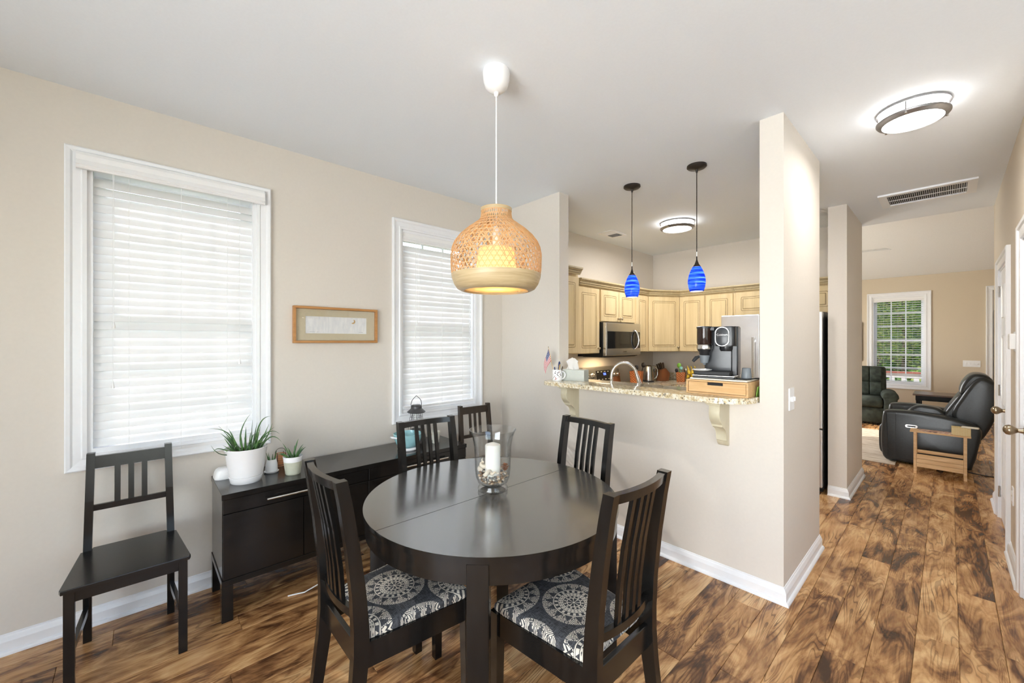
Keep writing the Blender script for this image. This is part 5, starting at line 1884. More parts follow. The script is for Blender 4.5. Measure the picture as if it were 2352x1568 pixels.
cabinet('wall_cabinet', 'cream wall cabinet with twin tall doors left of the refrigerator', 'Y', FY, -2.425, -1.745, ZD0, ZD1 + 0.03, YB, [(-2.420, -2.094, ZD0 + 0.003, ZD1, (-2.125, ZD0 + 0.055)), (-2.090, -1.765, ZD0 + 0.003, ZD1, (-2.06, ZD0 + 0.055))])
cabinet('wall_cabinet', 'short cream cabinet above the refrigerator', 'Y', FY, -1.745, -0.785, 1.745, ZD1 + 0.03, YB, [(-1.735, -1.265, 1.755, ZD1, None), (-1.260, -0.79, 1.755, ZD1, None)])
# diagonal corner cabinet
A_, B_ = Vector((-2.665, 4.850)), Vector((-2.428, 5.268))
dv = (B_ - A_)
wd_ = dv.length
an = math.atan2(dv.y, dv.x)
t = thing('wall_cabinet', 'cream corner cabinet set diagonally between the two cabinet runs', 'cabinet', (*((A_ + B_) / 2), ZD0), an, 'cream kitchen wall cabinets')
Ri = Matrix.Rotation(-an, 2)
mid = (A_ + B_) / 2
cor = [Ri @ (Vector(p) - mid) for p in ((A_.x, A_.y), (B_.x, B_.y), (B_.x, YB), (XB, YB), (XB, A_.y))]
obj('carcass', prism(BM(), [tuple(p) for p in cor], 'XY', 0, ZD1 + 0.03 - ZD0), m_cab, t)
cab_door(t, lambda u, v, d: (u, -d, v), -wd_ / 2 + 0.012, wd_ / 2 - 0.012, 0.003, ZD1 - ZD0, (wd_ / 2 - 0.04, 0.055))
crown_run(t, [(-wd_ / 2 + 0.012, -0.019), (wd_ / 2 - 0.012, -0.019)], ZD1 + 0.03 - ZD0 - 0.012)

# base cabinets and counters
def base_cab(label, kind, f, a, b, back, nd):
    z0, z1 = 0.10, 0.872
    w = (b - a) / nd
    doors = []
    for k in range(nd):
        doors.append((a + k * w, a + (k + 1) * w, 0.105, 0.68, (a + (k + 0.5) * w, 0.63)))
        doors.append((a + k * w, a + (k + 1) * w, 0.70, 0.868, (a + (k + 0.5) * w, 0.785)))
    return cabinet('base_cabinet', label, kind, f, a, b, z0, z1, back, doors, False, 'cream kitchen base cabinets')


base_cab('cream base cabinet left of the range', 'X', -2.37, 3.36, 3.795, XB, 1)
base_cab('cream base cabinet in the corner right of the range', 'X', -2.37, 4.565, 4.97, XB, 1)
base_cab('cream base cabinet left of the refrigerator', 'Y', 4.99, -2.345, -1.745, YB, 2)
t = thing('sink_cabinet', 'cream sink cabinet behind the half wall of the bar', 'cabinet', (-1.49, 3.05, 0))
obj('carcass', bx(-0.86, 0.745, -0.305, 0.28, 0.0, 0.872), m_cab, t)
for k in range(3):
    cab_door(t, lambda u, v, d: (u, 0.28 + d, v), -0.84 + k * 0.52, -0.33 + k * 0.52, 0.11, 0.86, None)
bm = prism(BM(), [(XB, 3.36), (-2.345, 3.36), (-2.345, 3.797), (XB, 3.797)], 'XY', 0.873, 0.912, 0.003)
tag(obj('countertop', bm, m_granite), 'granite countertop left of the range', 'countertop')
bm = prism(BM(), [(XB, 4.563), (-2.345, 4.563), (-2.345, 4.965), (-1.75, 4.965), (-1.75, YB), (XB, YB)], 'XY', 0.873, 0.912, 0.003)
tag(obj('countertop', bm, m_granite), 'L-shaped granite countertop in the kitchen corner', 'countertop')
bm = prism(BM(), [(-2.37, 2.745), (-0.745, 2.745), (-0.745, 3.35), (-2.37, 3.35)], 'XY', 0.873, 0.912, 0.003)
tag(obj('countertop', bm, m_granite), 'lower granite countertop with the faucet behind the bar', 'countertop')
tag(obj('backsplash', bx(-2.945, -1.75, YB - 0.022, YB, 0.9125, 1.012, 0.002), m_granite), 'low granite backsplash strip behind the knife block', 'backsplash')

# faucet
t = thing('kitchen_faucet', 'brushed nickel gooseneck faucet rising behind the bar', 'faucet', (-1.955, 2.960, 0.912))
dvx, dvy = 0.76, 0.65
pts = [(0, 0, 0.02), (0, 0, 0.24)]
for k in range(1, 12):
    a = math.radians(180 - 15.5 * k)
    pts.append(((0.105 + 0.105 * math.cos(a)) * dvx, (0.105 + 0.105 * math.cos(a)) * dvy, 0.24 + 0.118 * math.sin(a)))
obj('gooseneck', tube(BM(), pts, 0.0135, 14), m_chrome, t, 60)
e1 = Vector(pts[-1])
obj('spray_head', tube(BM(), [e1, e1 + Vector((0.012 * dvx, 0.012 * dvy, -0.035)), e1 + Vector((0.026 * dvx, 0.026 * dvy, -0.085)), e1 + Vector((0.030 * dvx, 0.030 * dvy, -0.105))], [0.0145, 0.0165, 0.020, 0.020], 16), m_chrome, t, 50)
obj('faucet_base', lathe(BM(), [(0, 0), (0.030, 0), (0.030, 0.006), (0.020, 0.014), (0.019, 0.06), (0, 0.06)], 24), m_chrome, t, 40)
obj('lever', tube(BM(), [(0.018, -0.004, 0.05), (0.050, -0.02, 0.075)], [0.007, 0.005], 10), m_chrome, t)

# microwave over the range
t = thing('microwave', 'stainless over-the-range microwave with a curved handle', 'microwave', (-2.780, 4.175, 1.275))
m_mside = plain('black_enamel', (0.015, 0.015, 0.016), 0.3, nscale=30, namp=0.1)
obj('cabinet_shell', bx(-0.195, 0.155, -0.370, 0.368, 0.0, 0.392, 0.003), m_mside, t)
d = obj('microwave_door', bx(0.156, 0.200, -0.370, 0.368, 0.012, 0.388, 0.006, 2), m_steel, t)
m_dglass = plain('dark_door_glass', (0.012, 0.012, 0.012), 0.06, nscale=10, namp=0.1)
obj('door_glass', bx(0.1995, 0.2022, -0.345, 0.345, 0.095, 0.290), m_dglass, d)
hp = [(0.203, 0.225, 0.085), (0.222, 0.232, 0.100), (0.240, 0.236, 0.135), (0.250, 0.238, 0.190), (0.240, 0.236, 0.250), (0.222, 0.232, 0.290), (0.203, 0.225, 0.305)]
obj('door_handle', tube(BM(), hp, 0.011, 12), m_chrome, d, 60)
obj('brand_mark', bx(0.2002, 0.2010, -0.02, 0.045, 0.052, 0.060), m_bronze, d)
obj('vent_strip', bx(-0.15, 0.15, -0.33, 0.33, -0.006, -0.0005), m_mside, t)
lamp('range_hood_light', 'AREA', (-2.78, 4.10, 1.262), 3.0, (1.0, 0.72, 0.40), (0, 0, 0), 0.10, 0.35)

# range
t = thing('kitchen_range', 'stainless electric range with knobs and a blue clock display', 'range', (-2.66, 4.18, 0))
obj('oven_body', bx(-0.312, 0.300, -0.375, 0.375, 0.0, 0.905, 0.004), m_steel, t)
obj('cooktop', bx(-0.300, 0.300, -0.375, 0.375, 0.9055, 0.915, 0.003), m_black, t)
obj('oven_door', bx(0.301, 0.330, -0.36, 0.36, 0.20, 0.78, 0.005), m_steel, t)
bm = BM()
hexa(bm, [(-0.312, -0.375, 0.916), (-0.205, -0.375, 0.916), (-0.205, 0.375, 0.916), (-0.312, 0.375, 0.916)],
     [(-0.312, -0.375, 1.140), (-0.250, -0.375, 1.140), (-0.250, 0.375, 1.140), (-0.312, 0.375, 1.140)])
bg = obj('backguard', bm, m_steel, t)
tl = math.atan2(0.045, 0.224)


def on_guard(y, z, d):
    f = (z - 0.916) / 0.224
    return Vector((-0.205 - 0.045 * f + d * math.cos(tl), y, z + d * math.sin(tl)))


P = [on_guard(y, z, d) for d in (0.0005, 0.003) for y, z in ((-0.12, 0.965), (0.17, 0.965), (0.17, 1.095), (-0.12, 1.095))]
obj('control_panel', hexa(BM(), P[:4], P[4:]), m_dglass, bg)
P = [on_guard(y, z, d) for d in (0.0031, 0.0036) for y, z in ((0.02, 1.035), (0.075, 1.035), (0.075, 1.062), (0.02, 1.062))]
obj('clock_display', hexa(BM(), P[:4], P[4:]), emit('blue_led', (0.05, 0.10, 0.9), 1.6), bg)
m_print = plain('panel_print', (0.5, 0.5, 0.5), 0.6, nscale=20, namp=0.1)
for k in range(8):
    yy, zz = -0.10 + 0.07 * (k % 4), (0.985 if k < 4 else 1.075)
    P = [on_guard(y, z, d) for d in (0.0031, 0.0035) for y, z in ((yy, zz), (yy + 0.03, zz), (yy + 0.03, zz + 0.006), (yy, zz + 0.006))]
    obj('button_print', hexa(BM(), P[:4], P[4:]), m_print, bg)
for y in (-0.30, -0.20, 0.235, 0.315):
    kb = lathe(BM(), [(0, 0), (0.033, 0), (0.033, 0.006), (0.026, 0.010), (0.023, 0.032), (0.020, 0.035), (0, 0.035)], 24)
    bmesh.ops.rotate(kb, verts=kb.verts, cent=(0, 0, 0), matrix=Matrix.Rotation(PI / 2 - tl, 3, 'Y'))
    bmesh.ops.translate(kb, verts=kb.verts, vec=on_guard(y, 1.035, 0.0005))
    obj('knob', kb, m_chrome, bg, 40)

# refrigerator
t = thing('refrigerator', 'stainless steel refrigerator beside the pantry wall', 'refrigerator', (-1.265, 5.15, 0))
m_fside = plain('fridge_side', (0.035, 0.032, 0.032), 0.4, nscale=20, namp=0.1)
obj('fridge_body', bx(-0.455, 0.450, -0.325, 0.430, 0.03, 1.735, 0.004), m_fside, t)
m_fsteel = plain('fridge_steel', (0.84, 0.84, 0.85), 0.36, 1.0, nscale=4, namp=0.08)
for a, b, s in ((-0.455, -0.078, 1), (-0.074, 0.450, -1)):
    d = obj('fridge_door', bx(a, b, -0.400, -0.327, 0.62, 1.735, 0.008, 2), m_fsteel, t)
    hxx = (b - 0.045) if s > 0 else (a + 0.045)
    obj('door_handle', bx(hxx - 0.013, hxx + 0.013, -0.450, -0.425, 0.82, 1.50, 0.006, 2), m_chrome, d)
    for zz in (0.86, 1.46):
        obj('handle_mount', bx(hxx - 0.010, hxx + 0.010, -0.4255, -0.4005, zz - 0.015, zz + 0.015), m_chrome, d)
d = obj('freezer_drawer', bx(-0.455, 0.450, -0.400, -0.327, 0.06, 0.61, 0.008, 2), m_fsteel, t)
obj('door_handle', tube(BM(), [(-0.36, -0.445, 0.54), (0.36, -0.445, 0.54)], 0.012, 12), m_chrome, d)
obj('foot', bx(0.40, 0.44, -0.31, -0.27, 0.0, 0.0298), m_black, t)

# items on the kitchen counter
def mk_basket():
    t = Mt('splint_basket', rough=0.5)
    x, y, z = t.xyz(t.coord())
    ck = ((z * 210.0).sin() * ((x + y) * 190.0).sin())
    t.color(t.ramp(ck * 0.5 + 0.5, [(0.25, (0.26, 0.07, 0.018)), (0.6, (0.52, 0.17, 0.045))]))
    t.bump(ck, 0.5, 0.004)
    return t.m


m_basket = mk_basket()


def basket(label, loc, w, h, rotz=0.3):
    t = thing('splint_basket', label, 'basket', loc, rotz)
    bm = BM()
    o_ = rrect(w * 0.86, w * 0.86, 0.01, 3)
    prv = None
    for s, z in ((1.0, 0.0), (1.16, h), (1.11, h), (0.95, 0.008)):
        vs = [bm.verts.new((p[0] * s, p[1] * s, z)) for p in o_]
        if prv:
            for i in range(len(vs)):
                j = (i + 1) % len(vs)
                bm.faces.new((prv[i], prv[j], vs[j], vs[i]))
        else:
            bm.faces.new(vs[::-1])
        prv = vs
    bm.faces.new(prv)
    obj('woven_body', bm, m_basket, t)
    for z, s in ((h - 0.012, 1.165), (h * 0.45, 1.075)):
        bm = BM()
        ring_prism(bm, [(p[0] * s, p[1] * s) for p in o_], [(p[0] * (s - 0.06), p[1] * (s - 0.06)) for p in o_], 'XY', z - 0.006, z + 0.008)
        obj('rim_band', bm, m_basket, t)
    return t


def utensil(name, label, p, top, r, head, mat, hmat=None):
    t = thing(name, label, 'utensil', p)
    L = Vector(top) - Vector(p)
    obj('handle', tube(BM(), [(0, 0, 0), tuple(L * 0.75)], r, 8), mat, t)
    bm = lathe(BM(), [(0, -head * 0.5), (head * 0.35, -head * 0.42), (head * 0.5, 0), (head * 0.4, head * 0.45), (0, head * 0.62)], 14, sx=1, sy=0.35)
    bmesh.ops.translate(bm, verts=bm.verts, vec=L * 0.86)
    obj('utensil_head', bm, hmat or mat, t, 60)
    return t


KZ = 0.913
m_mint = plain('mint_silicone', (0.25, 0.55, 0.50), 0.5, nscale=20, namp=0.05)
basket('larger orange splint basket of utensils behind the faucet', (-2.74, 4.72, KZ), 0.15, 0.155)
for k, (dx, dy, L, hd, mt, lab) in enumerate(((0.02, -0.03, 0.235, 0.05, m_blackmatte, 'black ladle in the larger basket'), (-0.02, 0.03, 0.225, 0.055, m_darkbrown, 'dark wooden spoon in the larger basket'),
                                              (0.03, 0.05, 0.265, 0.06, m_bronze, 'broad dark spatula leaning right in the larger basket'), (-0.01, -0.02, 0.215, 0.045, m_steel, 'steel whisk head in the larger basket'))):
    utensil('kitchen_utensil', lab, (-2.74 + dx * 0.6, 4.72 + dy * 0.6, KZ + 0.012), (-2.74 + dx * 1.8, 4.72 + dy * 1.9, KZ + L), 0.005, hd, mt)
t = thing('electric_kettle', 'steel electric kettle with a black curved handle beside the knife block', 'kettle', (-2.735, 5.02, KZ))
obj('kettle_base', lathe(BM(), [(0, 0), (0.075, 0), (0.075, 0.018), (0, 0.018)], 32), m_black, t, 40)
obj('kettle_body', lathe(BM(), [(0, 0.0185), (0.070, 0.0185), (0.068, 0.10), (0.060, 0.18), (0.056, 0.205), (0.030, 0.218), (0, 0.220)], 36), m_steel, t, 40)
obj('handle', tube(BM(), [(0.03, 0.052, 0.205), (0.055, 0.088, 0.200), (0.070, 0.108, 0.16), (0.070, 0.108, 0.09), (0.058, 0.090, 0.045), (0.038, 0.060, 0.04)], 0.011, 10), m_steel, t, 60)
obj('water_gauge', bx(0.045, 0.055, 0.045, 0.058, 0.05, 0.17, 0.003), m_blackmatte, t)
t = thing('knife_block', 'wooden block full of dark handled knives in the kitchen corner', 'knife block', (-2.665, 5.28, KZ), -0.3)
m_cherry = mk_wood('cherry_block', (0.17, 0.055, 0.022), (0.27, 0.10, 0.04), 0.35, (10, 10, 3))
obj('block', prism(BM(), [(-0.075, 0.0), (0.055, 0.0), (0.075, 0.105), (0.000, 0.175), (-0.075, 0.155)], 'YZ', -0.055, 0.055, 0.003), m_cherry, t)
for i in range(3):
    for j in range(2):
        x = -0.032 + 0.032 * i
        obj('knife_handle', tube(BM(), [(x, -0.010 - 0.035 * j, 0.155), (x, -0.035 - 0.045 * j, 0.225 + 0.012 * i)], [0.009, 0.011], 8), m_darkbrown, t)
basket('small orange splint basket of spatulas beside the bananas', (-2.435, 5.33, KZ), 0.115, 0.125)
for k, (dx, dy, L, hd, mt, lab) in enumerate(((-0.025, 0.01, 0.245, 0.060, m_green, 'lime green spatula in the small basket'), (0.005, -0.01, 0.205, 0.045, m_mint, 'mint coloured spatula in the small basket'),
                                              (-0.035, -0.03, 0.170, 0.045, m_blackmatte, 'black spoon at the left of the small basket'), (0.045, 0.0, 0.180, 0.045, m_steel, 'steel slotted spoon at the right of the small basket'))):
    utensil('kitchen_utensil', lab, (-2.435 + dx * 0.5, 5.33 + dy * 0.5, KZ + 0.012), (-2.435 + dx * 1.4, 5.33 + dy * 1.4, KZ + L), 0.004, hd, mt)
# bananas
m_ban = Mt('banana_skin', (0.75, 0.52, 0.04), 0.45)
bn_ = m_ban.noise(m_ban.coord(), 25, 3)
m_ban.color(m_ban.ramp(bn_, [(0.42, (0.14, 0.07, 0.02)), (0.5, (0.70, 0.46, 0.03)), (0.7, (0.80, 0.58, 0.06))]))
for k, (dx, rz) in enumerate(((-0.050, 0.0), (0.005, 0.0), (0.060, 0.0))):
    pts = []
    for i in range(9):
        f = i / 8
        pts.append((0.045 * math.sin(f * PI) * math.cos(rz) * 0.9 + dx * (1 - 0.15 * f), -0.05 * math.sin(f * PI) * math.sin(rz + 0.6), 0.02 + 0.19 * f))
    o = obj('banana', tube(BM(), pts, [0.006, 0.018, 0.023, 0.0245, 0.024, 0.021, 0.015, 0.008, 0.007], 10), m_ban.m, None, 60, loc=(-2.315, 5.345, KZ))
    tag(o, ('leftmost speckled banana of the bunch on the kitchen counter', 'middle speckled banana of the bunch on the kitchen counter', 'rightmost speckled banana, nearest the coffee maker')[k], 'banana', 'bananas on the kitchen counter')

# ------------------------------------------------------------------ living room
m_leather = plain('black_leather', (0.020, 0.024, 0.027), 0.32, nscale=70, namp=0.2, bump=0.15)
m_green_up = Mt('green_corduroy', (0.03, 0.04, 0.03), 0.85)
gx, gy, gz = m_green_up.xyz(m_green_up.coord())
gn = m_green_up.noise(m_green_up.coord(), 14, 4)
m_green_up.color(m_green_up.ramp(gn, [(0.3, (0.016, 0.022, 0.016)), (0.7, (0.050, 0.062, 0.046))]))
m_green_up.bump(gn + (gx * 700.0).sin() * 0.04, 0.5, 0.01)
m_green_up = m_green_up.m


def soft(poly, plane, a, b, r, seg=4):
    """padded upholstery block: the profile is rounded, its rim rolls over with radius r"""
    n = len(poly)
    out = []
    for i in range(n):
        p0, p1, p2, p3 = (Vector(poly[(i + k) % n]) for k in (-1, 0, 1, 2))
        for q in range(4):
            t_ = q / 4
            out.append(0.5 * ((2 * p1) + (p2 - p0) * t_ + (2 * p0 - 5 * p1 + 4 * p2 - p3) * t_ ** 2 + (3 * p1 - p0 - 3 * p2 + p3) * t_ ** 3))
    bm = BM()
    m = len(out)

    def P(p, t_):
        return {'XY': (p[0], p[1], t_), 'XZ': (p[0], t_, p[1]), 'YZ': (t_, p[0], p[1])}[plane]
    # inward normals of the outline
    area = sum(out[i].x * out[(i + 1) % m].y - out[(i + 1) % m].x * out[i].y for i in range(m))
    sg = 1 if area > 0 else -1
    nrm = []
    for i in range(m):
        d = (out[(i + 1) % m] - out[i - 1])
        d = d.normalized() if d.length > 1e-9 else Vector((1, 0))
        nrm.append(Vector((-d.y, d.x)) * sg)
    loops = []
    ks = [k / seg * PI / 2 for k in range(seg + 1)]
    for k in ks:
        loops.append(([out[i] + nrm[i] * (r * (1 - math.sin(k))) for i in range(m)], a + r * (1 - math.cos(k))))
    for k in ks[::-1]:
        loops.append(([out[i] + nrm[i] * (r * (1 - math.sin(k))) for i in range(m)], b - r * (1 - math.cos(k))))
    V = [[bm.verts.new(P(p, t_)) for p in lp] for lp, t_ in loops]
    for A, B in zip(V, V[1:]):
        for i in range(m):
            j = (i + 1) % m
            bm.faces.new((A[i], A[j], B[j], B[i]))
    bm.faces.new(V[0][::-1])
    bm.faces.new(V[-1])
    return bm


RZ = 0.012
t = thing('recliner', 'black leather power recliner turned sideways in the living room', 'recliner', (-0.10, 7.09, RZ))
ox, oy = -0.10, 7.09
arm = [(-0.55, 0.56), (-0.53, 0.61), (-0.46, 0.625), (-0.33, 0.63), (-0.16, 0.62), (-0.01, 0.60), (0.14, 0.56), (0.22, 0.52), (0.24, 0.46), (0.23, 0.37), (0.18, 0.10), (0.10, 0.03), (-0.43, 0.02), (-0.53, 0.04), (-0.56, 0.14), (-0.565, 0.34)]
armp = [(x - ox, z - RZ) for x, z in arm][::-1]
a1 = obj('arm', soft(armp, 'XZ', -0.45, -0.27, 0.035, 4), m_leather, t, 50)
obj('arm', soft([(x, z + 0.01) for x, z in armp], 'XZ', 0.27, 0.45, 0.035, 4), m_leather, t, 50)
seatp = [(-0.50, 0.10), (-0.525, 0.30), (-0.50, 0.44), (-0.40, 0.50), (-0.10, 0.49), (0.10, 0.46), (0.16, 0.12)]
obj('seat_cushion', soft([(x - ox, z - RZ) for x, z in seatp][::-1], 'XZ', -0.275, 0.275, 0.03, 3), m_leather, t, 50)
fr = [(-0.585, 0.08), (-0.60, 0.25), (-0.59, 0.40), (-0.53, 0.44), (-0.50, 0.40), (-0.50, 0.08)]
obj('footrest', soft([(x - ox, z - RZ) for x, z in fr][::-1], 'XZ', -0.26, 0.26, 0.02, 3), m_leather, t, 50)
cons = [(-0.36, 0.55), (-0.34, 0.62), (-0.28, 0.675), (-0.22, 0.69), (-0.10, 0.675), (-0.04, 0.63), (-0.02, 0.55)]
obj('arm_pillow', soft([(x - ox, z - RZ) for x, z in cons][::-1], 'XZ', -0.265, -0.10, 0.03, 3), m_leather, t, 50)
shell_p = [(0.10, 0.40), (0.02, 0.62), (0.09, 0.82), (0.18, 1.00), (0.25, 1.05), (0.345, 1.00), (0.37, 0.92), (0.37, 0.72), (0.30, 0.48), (0.22, 0.34)]
obj('backrest', soft([(x - ox, z - RZ) for x, z in shell_p][::-1], 'XZ', -0.29, 0.29, 0.04, 4), m_leather, t, 50)
lum = [(-0.05, 0.55), (-0.04, 0.62), (0.03, 0.76), (0.09, 0.85), (0.16, 0.80), (0.12, 0.62), (0.06, 0.50)]
obj('lumbar_cushion', soft([(x - ox, z - RZ) for x, z in lum][::-1], 'XZ', -0.262, 0.262, 0.03, 3), m_leather, t, 50)
head = [(0.085, 0.85), (0.09, 0.94), (0.13, 1.03), (0.19, 1.085), (0.28, 1.075), (0.33, 1.01), (0.28, 0.95), (0.17, 0.86)]
obj('headrest', soft([(x - ox, z - RZ) for x, z in head][::-1], 'XZ', -0.255, 0.255, 0.035, 3), m_leather, t, 50)
obj('control_plate', prism(BM(), rrect(0.105, 0.036, 0.017, 6, -0.20, 0.445), 'XZ', -0.4535, -0.4495), m_chrome, a1, 40, label='silver oval power control')
obj('control_button', bx(-0.235, -0.165, -0.4555, -0.4537, 0.437, 0.453), m_black, a1)
obj('seam', bx(-0.335, -0.331, -0.4512, -0.4495, 0.06, 0.60), m_blackmatte, a1)
obj('base', bx(-0.36, 0.22, -0.24, 0.24, 0.0, 0.105), m_blackmatte, t)
o = obj('power_cord', tube(BM(), [(0.08, 6.76, 0.02), (0.16, 6.72, 0.006), (0.26, 6.69, 0.005), (0.36, 6.70, 0.005), (0.6, 6.8, 0.005), (1.0, 7.2, 0.005)], 0.005, 8), m_blackmatte, None, 60)
tag(o, 'black cord on the floor behind the leather recliner', 'cable')

# little pine table in front of the recliner
t = thing('side_table', 'small pine slat table beside the leather recliner', 'table', (-0.070, 6.36, 0))
obj('tabletop', bx(-0.225, 0.225, -0.090, 0.090, 0.452, 0.468, 0.002), m_pine, t)
for sx in (-1, 1):
    for sy in (-1, 1):
        obj('leg', bx(sx * 0.185 - 0.012, sx * 0.185 + 0.012, sy * 0.066 - 0.012, sy * 0.066 + 0.012, 0, 0.4515, 0.001), m_pine, t)
    obj('cross_rail', bx(sx * 0.185 - 0.009, sx * 0.185 + 0.009, -0.0535, 0.0535, 0.42, 0.45), m_pine, t)
for k, (z0, z1, yy) in enumerate(((0.075, 0.120, -0.066), (0.122, 0.165, -0.066), (0.167, 0.215, -0.066), (0.205, 0.240, 0.066))):
    obj('slat', bx(-0.1725, 0.1725, yy - 0.008, yy + 0.008, z0, z1, 0.001), m_pine, t)
obj('shelf_board', bx(-0.1725, 0.1725, -0.057, 0.057, 0.075, 0.083), m_pine, t)
m_mag = Mt('magazine_cover', (0.6, 0.4, 0.3), 0.35)
mn = m_mag.noise(m_mag.coord(), 30, 3)
m_mag.color(m_mag.ramp(mn, [(0.40, (0.12, 0.05, 0.04)), (0.5, (0.62, 0.34, 0.24)), (0.62, (0.75, 0.62, 0.50))]))
o = obj('magazine', bx(-0.145, 0.115, -0.075, 0.070, 0.0, 0.004), m_mag.m, None, None, loc=(-0.085, 6.36, 0.4685))
tag(o, 'flat magazine lying on the pine side table', 'magazine')
t = thing('tissue_box', 'yellow patterned tissue box on the pine side table', 'tissue box', (0.085, 6.345, 0.4685))
m_yb = Mt('yellow_lattice_card', rough=0.5)
x_, y_, z_ = m_yb.xyz(m_yb.coord())
lat = (((x_ + z_) * 420.0).sin() * ((x_ - z_) * 420.0).sin())
m_yb.color(m_yb.ramp(lat * 0.5 + 0.5, [(0.42, (0.62, 0.42, 0.10)), (0.58, (0.80, 0.72, 0.50))]))
obj('carton', bx(-0.068, 0.068, -0.058, 0.058, 0, 0.080, 0.001), m_yb.m, t)
o = obj('remote_control', hexa(BM(), [(0.085, 6.320, 0.5492), (0.205, 6.305, 0.5492), (0.213, 6.350, 0.5492), (0.093, 6.365, 0.5492)], [(0.088, 6.323, 0.563), (0.202, 6.309, 0.563), (0.209, 6.347, 0.563), (0.096, 6.361, 0.563)]), m_board)
tag(o, 'pale handset lying across the yellow tissue box', 'remote')

# green armchair facing the room
t = thing('armchair', 'green tufted corduroy armchair in front of the living-room window', 'armchair', (-1.15, 9.75, 0), 0.12)
bk = [(0.14, 0.30), (0.10, 0.50), (0.16, 0.80), (0.24, 0.97), (0.34, 0.98), (0.40, 0.88), (0.36, 0.30)]
obj('backrest', soft(bk[::-1], 'YZ', -0.40, 0.40, 0.05, 3), m_green_up, t, 50)
for i, (z0, z1, y0) in enumerate(((0.70, 0.97, 0.085), (0.46, 0.72, 0.055))):
    for j in range(4):
        x0 = -0.34 + j * 0.17
        pf = [(y0 + 0.16, z0), (y0 + 0.03, z0 + 0.02), (y0 + 0.02 * i - 0.005, (z0 + z1) / 2), (y0 + 0.05, z1 - 0.02), (y0 + 0.18, z1)]
        obj('tuft', soft(pf[::-1], 'YZ', x0 + 0.002, x0 + 0.168, 0.022, 3), m_green_up, t, 60)
obj('seat_cushion', bx(-0.34, 0.34, -0.42, 0.20, 0.30, 0.46, 0.05, 3), m_green_up, t, 50)
obj('front_panel', bx(-0.36, 0.36, -0.38, 0.30, 0.04, 0.30, 0.02, 2), m_green_up, t, 50)
for s in (-1, 1):
    pf = [(-0.085, 0.04), (-0.085, 0.42), (-0.11, 0.48), (-0.10, 0.55), (-0.05, 0.58), (0.03, 0.58), (0.09, 0.55), (0.105, 0.48), (0.085, 0.42), (0.085, 0.04)]
    a = obj('arm', soft([(x + s * 0.43, z) for x, z in pf][::-1], 'XZ', -0.42, 0.30, 0.025, 3), m_green_up, t, 50)
o = thing('end_table', 'dark wooden end table behind the leather recliner', 'table', (-0.02, 9.0, 0))
m_walnut = mk_wood('walnut_top', (0.05, 0.025, 0.014), (0.13, 0.065, 0.035), 0.3, (3, 20, 20))
obj('tabletop', bx(-0.36, 0.36, -0.28, 0.28, 0.625, 0.648, 0.003), m_walnut, o)
obj('drawer_apron', bx(-0.33, 0.33, -0.25, 0.25, 0.55, 0.6245), m_dark, o)
for sx in (-1, 1):
    for sy in (-1, 1):
        obj('leg', bx(sx * 0.30 - 0.025, sx * 0.30 + 0.025, sy * 0.22 - 0.025, sy * 0.22 + 0.025, 0, 0.5495), m_dark, o)
# rug
m_rug = Mt('beige_rug', (0.5, 0.42, 0.32), 0.95)
rn = m_rug.noise(m_rug.mapping(m_rug.coord(), (2, 9, 1)), 2.0, 6, 0.7, 0.8)
m_rug.color(m_rug.ramp(rn, [(0.35, (0.36, 0.28, 0.20)), (0.55, (0.58, 0.50, 0.40)), (0.7, (0.66, 0.58, 0.47))]))
m_rug.bump(rn, 0.3, 0.01)
o = obj('area_rug', bx(-2.6, -0.43, 6.50, 8.85, 0.0005, 0.011, 0.003), m_rug.m)
tag(o, 'beige woven area rug on the living-room floor', 'rug')
# ceiling fan, one blade reaches into view past the pantry wall
t = thing('ceiling_fan', 'white ceiling fan under the vaulted living-room ceiling', 'ceiling fan', (-1.22, 8.40, 2.88))
obj('motor', lathe(BM(), [(0, -0.05), (0.07, -0.05), (0.11, -0.02), (0.115, 0.05), (0.08, 0.09), (0.02, 0.10), (0, 0.10)], 32), m_white, t, 40)
obj('downrod', tube(BM(), [(0, 0, 0.098), (0, 0, 1.02)], 0.014, 10), m_white, t)
for k in range(5):
    a = math.radians(8 + 72 * k)
    bm = BM()
    hexa(bm, [(0.10, -0.055, -0.022), (0.62, -0.070, -0.034), (0.56, 0.060, 0.020), (0.10, 0.055, 0.014)], [(0.10, -0.055, -0.014), (0.62, -0.070, -0.026), (0.56, 0.060, 0.028), (0.10, 0.055, 0.022)])
    bmesh.ops.rotate(bm, verts=bm.verts, cent=(0, 0, 0), matrix=Matrix.Rotation(a, 3, 'Z'))
    obj('blade', bm, m_white, t)
t = thing('wall_picture', 'dark framed picture seen edge-on left of the living-room window', 'picture', (-1.42, YF, 1.45))
obj('frame', bx(-0.20, 0.20, -0.035, -0.001, -0.40, 0.40, 0.004), m_bronze, t)
obj('picture_sheet', bx(-0.17, 0.17, -0.0365, -0.0352, -0.37, 0.37), m_mat, t)

